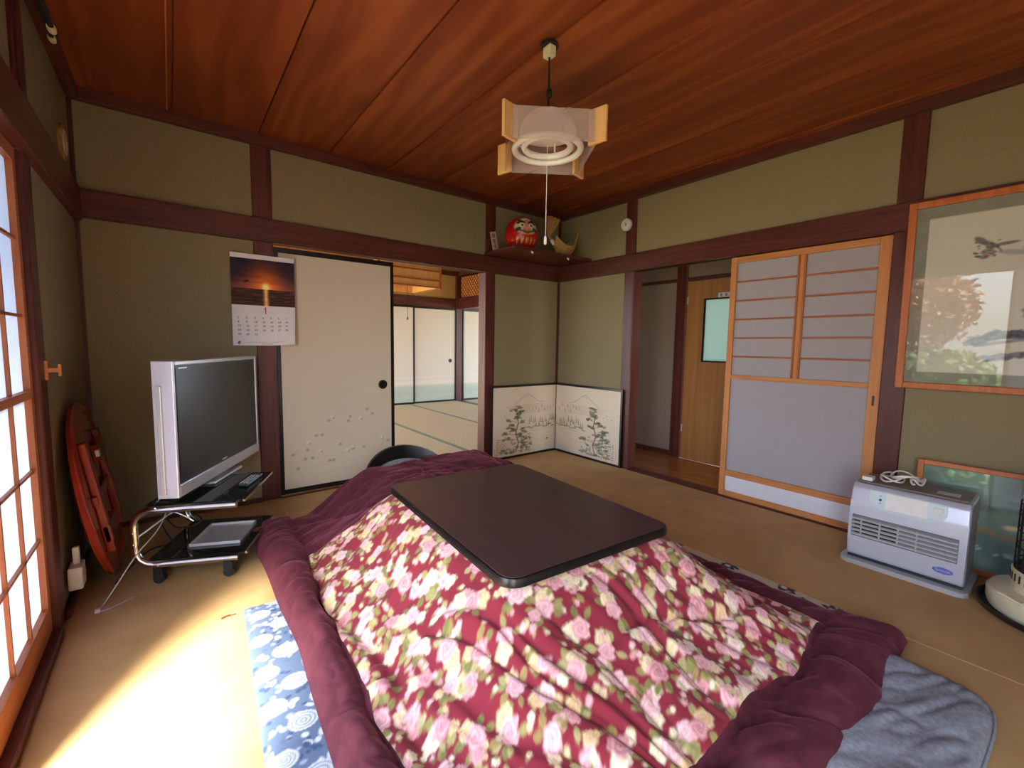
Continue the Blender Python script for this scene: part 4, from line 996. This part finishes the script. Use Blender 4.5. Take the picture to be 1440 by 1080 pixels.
def bpanel(o, X, mirror, sd):
    o, X = Vector(o), Vector(X); Z = Vector((0, 0, 1)); N = X.cross(Z).normalized()
    pn = bpy.data.objects.new('screen_panel', None); COL.objects.link(pn); pn.parent = by
    e0, e1 = (0.004, 0.020) if mirror else (0.020, 0.004)
    B().prism([(0, 0), (BWd, 0), (BWd, BH), (0, BH)], -0.018, -0.003, o, (X, Z, N)).out('panel_core', 'black', pn)
    for u0, u1, v0, v1 in ((0, e0, 0, BH), (BWd-e1, BWd, 0, BH), (e0, BWd-e1, BH-0.018, BH), (e0, BWd-e1, 0, 0.018)):
        B().prism([(u0, v0), (u1, v0), (u1, v1), (u0, v1)], -0.018, 0.004, o, (X, Z, N)).out('frame_edge', 'black', pn)
    c = byobu_paint(sd, mirror)
    c.surface('painted_leaf', o+X*(e0+0.002)+Z*0.020+N*0.0, X, Z, 'printmatte', pn)
bpanel((2.722, -0.040, 0.002), Vector((0.836, 0.010, 0)).normalized(), False, 1)
bpanel((3.558, -0.034, 0.002), Vector((0.008, -0.840, 0)).normalized(), True, 2)

sh = thing('corner_shelf', 'brown wooden shelf resting on the lintel beams in the corner', 'shelf', (0, 0, 0))
SZ0, SZ1 = 1.913, 1.932
B().box(2.650, W-0.001, -0.440, -0.001, SZ0, SZ1).out('shelf_board', 'dwx', sh, bevel=0.002, seg=1)
B().box(2.650, W-0.001, -0.446, -0.440, SZ0-0.004, SZ1+0.002).out('front_edge', 'dwx', sh)
for x in (2.839, 3.264):
    B().tube([(x, -0.446, 1.905), (x, -0.452, 1.890), (x, -0.462, 1.884), (x, -0.466, 1.896)], 0.005, 7).out('cup_hook', 'white', sh)

# roly-poly doll
dx, dy = 2.895, -0.235
dr = thing('daruma_doll', 'round red papier mache doll with white painted face on the corner shelf', 'doll', (dx, dy, SZ1+0.003), math.radians(-20))
nph, nth = 96, 160
ph, th = np.meshgrid(np.linspace(0, math.pi, nph), np.linspace(0, 2*math.pi, nth)); 
RR, HH = 0.146, 0.300
zz_ = 0.5*(1-np.cos(ph))                      # 0 bottom .. 1 top
rad = RR*np.sin(ph)**0.72*(1.04-0.16*np.abs(zz_-0.45)**1.3)
PX, PY, PZ = rad*np.sin(th), -rad*np.cos(th), HH*zz_
Cd = np.empty(PX.shape+(3,)); Cd[:] = lin((196, 22, 24))
azi = np.arctan2(PX, -PY)                     # 0 = facing -y
uF, vF = azi*RR/0.98, (PZ-0.196)/0.98                     # face coordinates (m)
def blob(u, v, a, b_, c, ang_=0.0):
    x, y = (uF-u)*math.cos(ang_)+(vF-v)*math.sin(ang_), -(uF-u)*math.sin(ang_)+(vF-v)*math.cos(ang_)
    k = np.clip((1-np.sqrt((x/a)**2+(y/b_)**2))*8+0.5, 0, 1)[..., None]; Cd[:] = Cd*(1-k)+np.array(lin(c))*k
blob(0, 0.005, 0.120, 0.078, (214, 176, 120)); blob(0, 0.004, 0.112, 0.070, (236, 226, 206))
blob(0, 0.0, 0.045, 0.060, (222, 150, 104)); 
for s_ in (-1, 1):
    blob(s_*0.055, 0.042, 0.045, 0.013, (40, 34, 30), s_*0.35); blob(s_*0.085, 0.030, 0.018, 0.012, (60, 54, 48))
    blob(s_*0.045, 0.006, 0.026, 0.024, (240, 236, 226)); blob(s_*0.043, 0.006, 0.010, 0.011, (22, 18, 18))
    blob(s_*0.080, -0.030, 0.030, 0.018, (58, 62, 58), -s_*0.4); blob(s_*0.040, -0.045, 0.040, 0.010, (96, 88, 80), s_*0.15)
blob(0, -0.016, 0.017, 0.013, (224, 170, 130)); blob(0, -0.060, 0.030, 0.006, (150, 40, 40))
for k in (-2, -1, 0, 1, 2):
    blob(k*0.048, -0.122, 0.0075, 0.030, (222, 176, 90), k*0.10); blob(k*0.048+0.016, -0.112, 0.004, 0.018, (222, 176, 90), k*0.12); blob(k*0.048+0.008, -0.135, 0.010, 0.004, (222, 176, 90))
grid_mesh('body', np.stack([PX, PY, PZ], -1), attr('painted_lacquer', 0.3, 0.5), Cd, dr)

# straw crane ornament
sw = thing('straw_crane', 'plaited straw crane ornament on the corner shelf beside the red doll', 'ornament', (3.33, -0.33, SZ1+0.004))
Ub, Vb = np.meshgrid(np.linspace(-1, 1, 33), np.linspace(-1, 1, 17))
zc = 0.085*(np.abs(Ub)**2.2)+0.075*Vb**2; P_ = np.stack([Ub*0.135, Vb*0.075*np.sqrt(np.clip(1-Ub**2*0.75, 0, 1)), zc+0.002], -1)
b = B(); loft(b, P_+np.array([0, 0, 0.016]), P_); shade_auto(b.out('body', 'straw', sw), 60)
B().tube([(-0.08, 0, 0.04), (-0.12, 0, 0.09), (-0.165, 0, 0.14), (-0.195, 0, 0.175)], [0.018, 0.014, 0.012, 0.010], 9).out('neck', 'straw', sw)
B().tube([(-0.130, -0.0, 0.100), (-0.160, 0.0, 0.135)], 0.0165, 9).out('neck_binding', 'white', sw)
for k in range(5):   # wing fan
    a = math.radians(62+k*10); o_ = Vector((-0.19, 0.0, 0.165)); tip = o_+Vector((0.17*math.cos(a), 0.012*k-0.04, 0.17*math.sin(a)))
    side = Vector((math.sin(a), 0, -math.cos(a)))*0.016
    q = B(); q.obox((o_+tip)/2, ((tip-o_).normalized(), side.normalized(), (tip-o_).normalized().cross(side.normalized())), (0.088, 0.015, 0.0025)); q.out('feather', 'straw', sw)
for k in range(3):
    B().tube([(0.08, 0.0, 0.06), (0.13+0.01*k, -0.02+0.02*k, 0.15), (0.155+0.02*k, -0.03+0.03*k, 0.235-0.03*k)], [0.010, 0.008, 0.004], 7).out('tail_feather', 'straw', sw)
B().lathe([(0.0, 0.10), (0.030, 0.085), (0.040, 0.06), (0.02, 0.03)], 12, (0.02, 0, 0)).out('straw_knot', 'straw', sw)
# paper card
cv = Canvas(0.062, 0.165, 0.002, (206, 170, 168))
for v_ in (0.130, 0.085, 0.042):
    for a, b_ in (((-0.014, 0.012), (0.014, 0.012)), ((0, 0.016), (0, -0.014)), ((-0.016, 0.0), (0.016, 0.0)), ((-0.012, -0.013), (0.013, -0.013))): cv.line([(0.031+a[0], v_+a[1]), (0.031+b_[0], v_+b_[1])], 0.005, (74, 44, 46))
cd_ = thing('paper_charm', 'pink paper charm with dark characters leaning on the post', 'card', (2.662, -0.085, SZ1+0.001))
cd_.rotation_euler = (0, math.radians(-13), 0)
cv.surface('printed_face', (0.030, -0.004, 0), (1, 0, 0), (0, 0, 1), 'printmatte', cd_); B().box(0.030, 0.092, -0.0035, 0.0, 0, 0.165).out('card_back', 'white', cd_)
# round thermometer / alarm on post
al = thing('round_alarm', 'small round white alarm on the dark post above the lintel', 'alarm', (W-0.0005, -0.856, 2.170))
AXW = ((0, 1, 0), (0, 0, 1), (-1, 0, 0))
shade_auto(B().lathe([(0.052, 0), (0.054, 0.014), (0.048, 0.028), (0.030, 0.032), (0.028, 0.028), (0, 0.028)], 32, (0, 0, 0), AXW).out('case', 'white', al), 40); B().tube([(-0.030, 0.008, 0.012), (-0.031, -0.008, 0.004), (-0.030, -0.002, -0.012)], 0.003, 6).out('grille_mark', 'blackplastic', al)
B().tube([(W-0.004, -0.945, 2.36), (W-0.004, -0.945, 0.90)], 0.003, 6).out('cord', 'dwz', al).matrix_parent_inverse = Matrix.Translation((-W+0.0005, 0.856, -2.170))

# ================================================================== CEILING PENDANT
lp = thing('pendant_lamp', 'pendant lamp with pale wooden corners, clear sheets and ring tube', 'lamp', (1.749, -1.840, 0))
B().lathe([(0.040, 2.428), (0.040, 2.418), (0.0, 2.418)], 20).out('ceiling_plate', 'blackplastic', lp)
B().box(-0.018, 0.018, -0.024, 0.024, 2.375, 2.418).out('ceiling_plug', 'cream', lp, bevel=0.003)
B().tube([(0, 0, 2.376), (0.001, 0, 2.22), (0, 0.001, 2.20), (0, 0, 2.14)], 0.0045, 8).out('cord', 'blackplastic', lp); B().lathe([(0.0, 2.245), (0.011, 2.24), (0.013, 2.22), (0.009, 2.205), (0, 2.20)], 10, (0.004, 0, 0)).out('cord_adjuster', 'blackplastic', lp)
LA = math.radians(-33.5); ux, uy = Vector((math.cos(LA), math.sin(LA), 0)), Vector((-math.sin(LA), math.cos(LA), 0))
Z0, Z1, hs = 1.940, 2.080, 0.180
UPZ = Vector((0, 0, 1)); zc = (Z0+Z1)/2; hz = (Z1-Z0)/2
for s_ in (-1, 1):
    B().obox(uy*s_*hs+UPZ*zc, (ux, uy, UPZ), (hs, 0.0015, hz-0.006)).out('shade_sheet', 'lampplastic', lp); B().obox(ux*s_*hs+UPZ*zc, (ux, uy, UPZ), (0.0015, hs, hz-0.006)).out('shade_sheet', 'lampplastic', lp)
for sx_ in (-1, 1):
    for sy_ in (-1, 1):
        dg = (ux*sx_+uy*sy_).normalized(); sd = UPZ.cross(dg)
        B().obox(dg*(hs*1.414+0.002)+UPZ*zc, (dg, sd, UPZ), (0.042, 0.007, hz)).out('corner_board', 'maple', lp, bevel=0.0015, seg=1)
shade_auto(B().lathe([(0.128, 2.050), (0.128, 2.062), (0.112, 2.100), (0.080, 2.128), (0.035, 2.142), (0, 2.144)], 40).out('reflector', 'metalwhite', lp), 60)
def ring(R, z, r, nm, m): return shade_auto(B().tube([(R*math.cos(2*math.pi*k/48), R*math.sin(2*math.pi*k/48), z) for k in range(48)], r, 12, True).out(nm, m, lp), 60)
ring(0.148, 1.985, 0.0145, 'ring_tube', 'tube'); ring(0.104, 1.995, 0.0145, 'ring_tube', 'tube')
for k in range(3):
    a = k*2.094+0.5; B().tube([(0.10*math.cos(a), 0.10*math.sin(a), 2.06), (0.104*math.cos(a), 0.104*math.sin(a), 1.995), (0.158*math.cos(a), 0.158*math.sin(a), 1.985)], 0.005, 6).out('tube_clip', 'metalwhite', lp)
pc = B().tube([(0.0, -0.0, 2.055), (0.0, 0.0, 1.60)], 0.0016, 5).out('pull_cord', 'white', lp)
B().lathe([(0, 1.565), (0.007, 1.570), (0.006, 1.600), (0.0, 1.605)], 10).out('cord_knob', 'white', pc)

# ================================================================== RIGHT WALL: PICTURES, HEATER, STOVE
def framed(name, label, ya, yb, za, zb, xb, xt, canvas_fn, fw, fmat):
    """picture on the right wall; left side (as seen) at ya, leaning from xb at the foot to xt at the top"""
    p_ = thing(name, label, 'picture', (0, 0, 0))
    w, h = ya-yb, zb-za
    Xv = Vector((0, -1, 0)); Zv = Vector((xt-xb, 0, h)).normalized(); Nv = Xv.cross(Zv).normalized(); o = Vector((xb, ya, za)); L = math.hypot(xt-xb, h)
    if Nv.x > 0: Nv = -Nv
    ax = (Xv, Zv, Nv)
    for u0, u1, v0, v1 in ((0, fw, 0, L), (w-fw, w, 0, L), (fw, w-fw, L-fw, L), (fw, w-fw, 0, fw)):
        B().prism([(u0, v0), (u1, v0), (u1, v1), (u0, v1)], 0.0, 0.026, o, ax).out('frame_bar', fmat, p_, bevel=0.004)
    B().prism([(fw, fw), (w-fw, fw), (w-fw, L-fw), (fw, L-fw)], 0.001, 0.006, o, ax).out('backing_board', 'hallwall', p_)
    c = canvas_fn(w-2*fw, L-2*fw); c.surface('picture_sheet', o+Xv*fw+Zv*fw+Nv*0.008, Xv, Zv, 'printmatte', p_)
    g = Vector(o)+Nv*0.017
    B().prism([(fw, fw), (w-fw, fw), (w-fw, L-fw), (fw, L-fw)], 0, 0.002, g, ax).out('glass_pane', 'glass', p_)
    return p_
def ink(w, h):
    c = Canvas(w, h, 0.004, (150, 148, 136)); r = random.Random(12)
    n_ = vnoise(c.U*30, c.V*30, 8)[..., None]; c.C = c.C*(0.92+0.16*n_)
    c.rect(0.050, w-0.050, 0.058, h-0.060, (222, 216, 204))
    def puffs(pts, n, rad, dark):
        for q in range(n):
            k = r.random()*(len(pts)-1); i = int(k); u = pts[i][0]+(pts[i+1][0]-pts[i][0])*(k-i); v = pts[i][1]+(pts[i+1][1]-pts[i][1])*(k-i)
            g = r.randint(*dark); c.ell(u+r.uniform(-rad, rad), v+r.uniform(-rad, rad)*0.5, r.uniform(0.007, 0.017), r.uniform(0.005, 0.011), (g, g, g+6), r.uniform(-0.5, 0.5), 0.62, 0.5)
    puffs([(0.24, 0.215), (0.34, 0.255), (0.48, 0.255), (0.62, 0.285), (0.80, 0.31)], 330, 0.032, (50, 130))
    puffs([(0.44, 0.36), (0.52, 0.385), (0.62, 0.40), (0.80, 0.40)], 280, 0.036, (46, 125))
    puffs([(0.30, 0.135), (0.38, 0.150), (0.50, 0.175)], 130, 0.018, (84, 150))
    c.line([(0.26, 0.20), (0.45, 0.235), (0.60, 0.25), (0.85, 0.24), (1.05, 0.10)], 0.014, (96, 96, 98), 0.7)
    c.line([(0.60, 0.25), (0.74, 0.38), (0.95, 0.52)], 0.012, (100, 100, 102), 0.7)
    puffs([(0.85, 0.52), (1.00, 0.56), (1.12, 0.52)], 90, 0.04, (56, 120))
    for (u, v, a, b_, an, g) in ((0.245, 0.715, 0.030, 0.014, -0.7, 86), (0.275, 0.695, 0.028, 0.012, -0.5, 110), (0.27, 0.660, 0.024, 0.014, 0.2, 130), (0.33, 0.69, 0.045, 0.008, 0.1, 96), (0.36, 0.645, 0.055, 0.012, -0.15, 170), (0.26, 0.635, 0.018, 0.010, 0.0, 120), (0.40, 0.655, 0.02, 0.005, -0.6, 130)):
        c.ell(u, v, a, b_, (g, g, g), an, 0.8, 0.4)
    c.ell(0.275, 0.645, 0.016, 0.010, (190, 110, 96), 0.2, 0.6, 0.5)
    for q in range(26): c.ell(0.265+r.uniform(-0.04, 0.05), 0.675+r.uniform(-0.05, 0.05), r.uniform(0.004, 0.012), r.uniform(0.003, 0.006), (60+r.randint(0, 70),)*3, r.uniform(-0.8, 0.3), 0.7, 0.4)
    return c
framed('framed_ink_painting', 'large framed ink painting of a pine branch and bird on the wall', -2.758, -4.02, 0.905, 1.889, W-0.004, W-0.030, ink, 0.034, 'picframe')
def sea_glare(w, h):  # green-blue glass reflection painted into the sheet colours
    c = Canvas(w, h, 0.005, (132, 152, 140)); r = random.Random(4)
    k = vnoise(c.U*5, c.V*7, 9)[..., None]; c.C = c.C*(0.75+0.5*k)
    for q in range(40): c.ell(r.uniform(0, w), r.uniform(0, h*0.75), r.uniform(0.02, 0.06), r.uniform(0.008, 0.02), r.choice([(92, 128, 132), (110, 140, 134), (150, 164, 150), (84, 110, 118)]), r.uniform(-0.4, 0.4), 0.5, 0.6)
    for u, v, a, b_ in ((0.16, 0.29, 0.022, 0.022), (0.17, 0.18, 0.05, 0.016), (0.24, 0.195, 0.045, 0.009), (0.32, 0.185, 0.05, 0.009), (0.13, 0.22, 0.022, 0.026), (0.16, 0.155, 0.02, 0.008), (0.40, 0.19, 0.03, 0.01)): c.ell(u, v, a, b_, (176, 128, 72), r.uniform(-0.2, 0.2), 0.8, 0.4)
    for u, v in ((0.19, 0.235), (0.21, 0.225), (0.22, 0.11), (0.23, 0.10), (0.29, 0.09)): c.ell(u, v, 0.012, 0.005, (214, 222, 220), 0.6, 0.8)
    return c
framed('framed_sea_picture', 'framed greenish picture standing on the floor behind the heaters', -2.890, -3.78, 0.004, 0.530, W-0.075, W-0.030, sea_glare, 0.026, 'picframe')

# ---- fan heater
HXf, HYa, HYb = 3.175, -2.700, -3.138      # front face, left and right ends (as seen)
ht = thing('fan_heater', 'silver kerosene fan heater with grille and control panel by the wall', 'heater', (HXf, (HYa+HYb)/2, 0), math.radians(-90))
# local frame: x to the right as seen (towards -y world), -y towards the viewer
hw = (HYa-HYb)/2
def hbx(n, x0, x1, y0, y1, z0, z1, m, bevel=0.006, par=ht): return B().box(x0, x1, y0, y1, z0, z1).out(n, m, par, bevel=bevel)
B().prism(rrect(2*hw+0.045, 0.34, 0.035), 0.0, 0.022, (0, 0.128, 0)).out('base_tray', 'silver', ht, bevel=0.004, seg=1)
hbx('plinth', -hw+0.004, hw-0.004, 0.006, 0.270, 0.020, 0.034, 'blackplastic', 0.0)  # black strip standing in for the shaded gap between body and tray
b = B()   # body with softly curved front
prof = [(0.010, 0.032), (0.0, 0.050), (-0.004, 0.12), (-0.002, 0.22), (0.006, 0.32), (0.020, 0.392), (0.040, 0.412), (0.27, 0.420), (0.285, 0.400), (0.285, 0.032)]
b.prism(prof, -hw, hw, (0, 0, 0), ((0, 1, 0), (0, 0, 1), (1, 0, 0))); shade_auto(b.out('body', 'silverlight', ht, bevel=0.008), 40)
hbx('top_plate', -hw+0.012, hw-0.012, 0.050, 0.275, 0.416, 0.4235, plain('bronze_grey', S(128, 116, 104), 0.4, 0.3, 0.05), 0.002)
hbx('top_label', hw-0.13, hw-0.05, 0.10, 0.16, 0.4235, 0.4242, 'silver', 0.0)
hbx('side_panel', hw-0.004, hw+0.002, 0.03, 0.27, 0.03, 0.40, plain('heater_side', S(150, 148, 152), 0.4, 0.2, 0.05), 0.0015)
# grille recess with louvres
hbx('grille_recess', -hw+0.014, hw-0.026, -0.0065, 0.010, 0.138, 0.252, plain('grille_grey', S(118, 120, 126), 0.45, 0.2, 0.06), 0.002)
for k in range(5):
    z = 0.152+k*0.0205
    B().prism([(-0.0155, z-0.004), (-0.006, z-0.006), (-0.006, z+0.007), (-0.0155, z+0.003)], -hw+0.016, hw-0.028, (0, 0, 0), ((0, 1, 0), (0, 0, 1), (1, 0, 0))).out('louvre', 'silver', ht)
for k in range(4): hbx('louvre_gap', -hw+0.026, -hw+0.20, -0.0085, -0.0060, 0.159+k*0.0205, 0.166+k*0.0205, 'blackplastic', 0.0)
for x in (-hw+0.055, -hw+0.13, -hw+0.20, -hw+0.27): hbx('guide_vane', x-0.003, x+0.003, -0.0125, -0.006, 0.145, 0.242, 'silver', 0.0)
# control panel following the upper front
def slope_y(z):
    for (y0_, z0_), (y1_, z1_) in zip(prof[:7], prof[1:7]):
        if z0_ <= z <= z1_: return y0_+(y1_-y0_)*(z-z0_)/(z1_-z0_)
    return 0.0
Up = np.linspace(-1, 1, 41); Vp = np.linspace(0, 1, 13)
def panel(hwid, z0, z1, off, sag):
    P = np.zeros((13, 41, 3))
    for j, v_ in enumerate(Vp):
        for i, u in enumerate(Up):
            zlow = z0+sag*(abs(u)**5); z = zlow+(z1-zlow)*v_; P[j, i] = (u*hwid, slope_y(z)-off, z)
    return P
b = B(); loft(b, panel(hw*0.66, 0.296, 0.394, 0.0035, 0.045), panel(hw*0.66, 0.296, 0.394, -0.004, 0.045)); b.out('control_panel', plain('panel_blue_white', S(206, 220, 226), 0.3, 0, 0.02), ht)
b = B(); loft(b, panel(hw*0.36, 0.312, 0.390, 0.0055, 0.0), panel(hw*0.36, 0.312, 0.390, 0.001, 0.0)); b.out('display_flap', 'white', ht)
for x, z in ((-0.10, 0.372), (-0.10, 0.352), (-0.10, 0.336)): B().lathe([(0.006, 0), (0.005, 0.004), (0, 0.005)], 12, (x, slope_y(z)-0.003, z), ((1, 0, 0), (0, 0, 1), (0, -1, 0))).out('button', 'blackplastic' if z == 0.352 else 'silver', ht)
hbx('power_button', 0.098, 0.132, slope_y(0.362)-0.007, slope_y(0.362), 0.350, 0.374, 'white', 0.003)
# blue oval badge
lg_ = B(); lg_.lathe([(0.036, 0.0), (0.036, 0.0012), (0.033, 0.0014)], 36, (hw-0.070, -0.0020, 0.088), ((1, 0, 0), (0, 0, 1), (0, -1, 0)), (1, 0.42))
lgo = lg_.out('badge', plain('badge_blue', S(96, 110, 196), 0.4, 0, 0.05), ht)
pts = [(-0.026, 0.003), (-0.023, 0.008), (-0.019, 0.004), (-0.022, -0.004), (-0.016, -0.003), (-0.012, 0.004), (-0.009, -0.004), (-0.004, 0.003), (-0.001, -0.004), (0.004, 0.003), (0.008, -0.004), (0.012, 0.003), (0.016, -0.004), (0.020, 0.004), (0.024, -0.003)]
B().tube([(hw-0.070+u, -0.0038, 0.088+v_) for u, v_ in pts], 0.0014, 5).out('badge_script', 'white', lgo)
# cord heaped on top
def coil(R, z, cx, cy, ph0, n=28, sqz=0.6, turns=1.0):
    return [(cx+R*math.cos(ph0+2*math.pi*turns*k/n), cy+R*sqz*math.sin(ph0+2*math.pi*turns*k/n), z+0.012*math.sin(3*ph0+6*math.pi*k/n)) for k in range(n)]
wc = thing('power_cord', 'coiled white power cord with plug lying on top of the silver heater', 'cable', (HXf+0.16, -2.83, 0.424))
b = B(); b.tube(coil(0.075, 0.022, 0, 0, 0.3, turns=1.9, n=48), 0.0045, 7); b.out('loop', 'white', wc, smooth=True)
b = B(); b.tube(coil(0.060, 0.036, 0.02, -0.045, 1.2, turns=1.6, n=44, sqz=0.9), 0.0045, 7); b.out('loop', 'white', wc, smooth=True)
b = B(); b.tube(coil(0.050, 0.030, -0.01, -0.10, 2.0, turns=1.2, n=36, sqz=0.5), 0.0045, 7); b.out('loop', 'white', wc, smooth=True)
B().box(-0.10, -0.045, 0.06, 0.105, 0.001, 0.022).out('plug', 'white', wc, bevel=0.004); B().obox((0.06, -0.10, 0.020), ((0.8, 0.6, 0), (-0.6, 0.8, 0), (0, 0, 1)), (0.022, 0.008, 0.007)).out('plug', 'white', wc)

# ---- round kerosene stove
sv = thing('round_stove', 'cream round kerosene stove with wire guard on a black tray', 'stove', (3.215, -3.435, 0))
shade_auto(B().lathe([(0.235, 0.0), (0.254, 0.012), (0.262, 0.035), (0.254, 0.036), (0.242, 0.014), (0, 0.012)], 48).out('drip_tray', 'blackplastic', sv), 40)
shade_auto(B().lathe([(0.205, 0.014), (0.225, 0.022), (0.232, 0.050), (0.232, 0.085), (0.222, 0.098), (0.165, 0.110), (0.165, 0.190), (0.160, 0.196), (0, 0.196)], 48).out('tank', 'cream', sv), 35)
for k in range(40):
    a = k*2*math.pi/40; B().obox((0.1655*math.cos(a), 0.1655*math.sin(a), 0.165), ((-math.sin(a), math.cos(a), 0), (math.cos(a), math.sin(a), 0), (0, 0, 1)), (0.0035, 0.0015, 0.016)).out('vent_slot', 'blackplastic', sv)
shade_auto(B().lathe([(0.160, 0.196), (0.160, 0.204), (0.10, 0.210), (0.10, 0.20), (0, 0.20)], 40).out('burner_plate', 'rubber', sv), 35)
shade_auto(B().lathe([(0.075, 0.205), (0.080, 0.23), (0.080, 0.44), (0.07, 0.455), (0, 0.455)], 32).out('chimney', 'chrome', sv), 35)
shade_auto(B().lathe([(0.150, 0.478), (0.156, 0.500), (0.150, 0.530), (0.120, 0.545), (0, 0.545)], 40).out('top_plate', 'cream', sv), 35)
for z in (0.222, 0.29, 0.36, 0.43, 0.476):
    B().tube([(0.158*math.cos(2*math.pi*k/40), 0.158*math.sin(2*math.pi*k/40), z) for k in range(40)], 0.0028, 6, True).out('guard_ring', 'rubber', sv)
for k in range(26):
    a = k*2*math.pi/26; B().tube([(0.158*math.cos(a), 0.158*math.sin(a), 0.20), (0.158*math.cos(a), 0.158*math.sin(a), 0.48)], 0.0022, 5).out('guard_wire', 'rubber', sv)
B().tube([(-0.145, 0.165, 0.106), (-0.16, 0.185, 0.112), (-0.20, 0.12, 0.104), (-0.15, 0.08, 0.112)], 0.006, 7).out('carry_handle', 'cream', sv)
B().lathe([(0.026, 0), (0.024, 0.018), (0, 0.020)], 16, (-0.20, 0.06, 0.050), ((0, 1, 0), (0, 0, 1), (-0.95, 0.3, 0))).out('wick_knob', 'cream', sv)
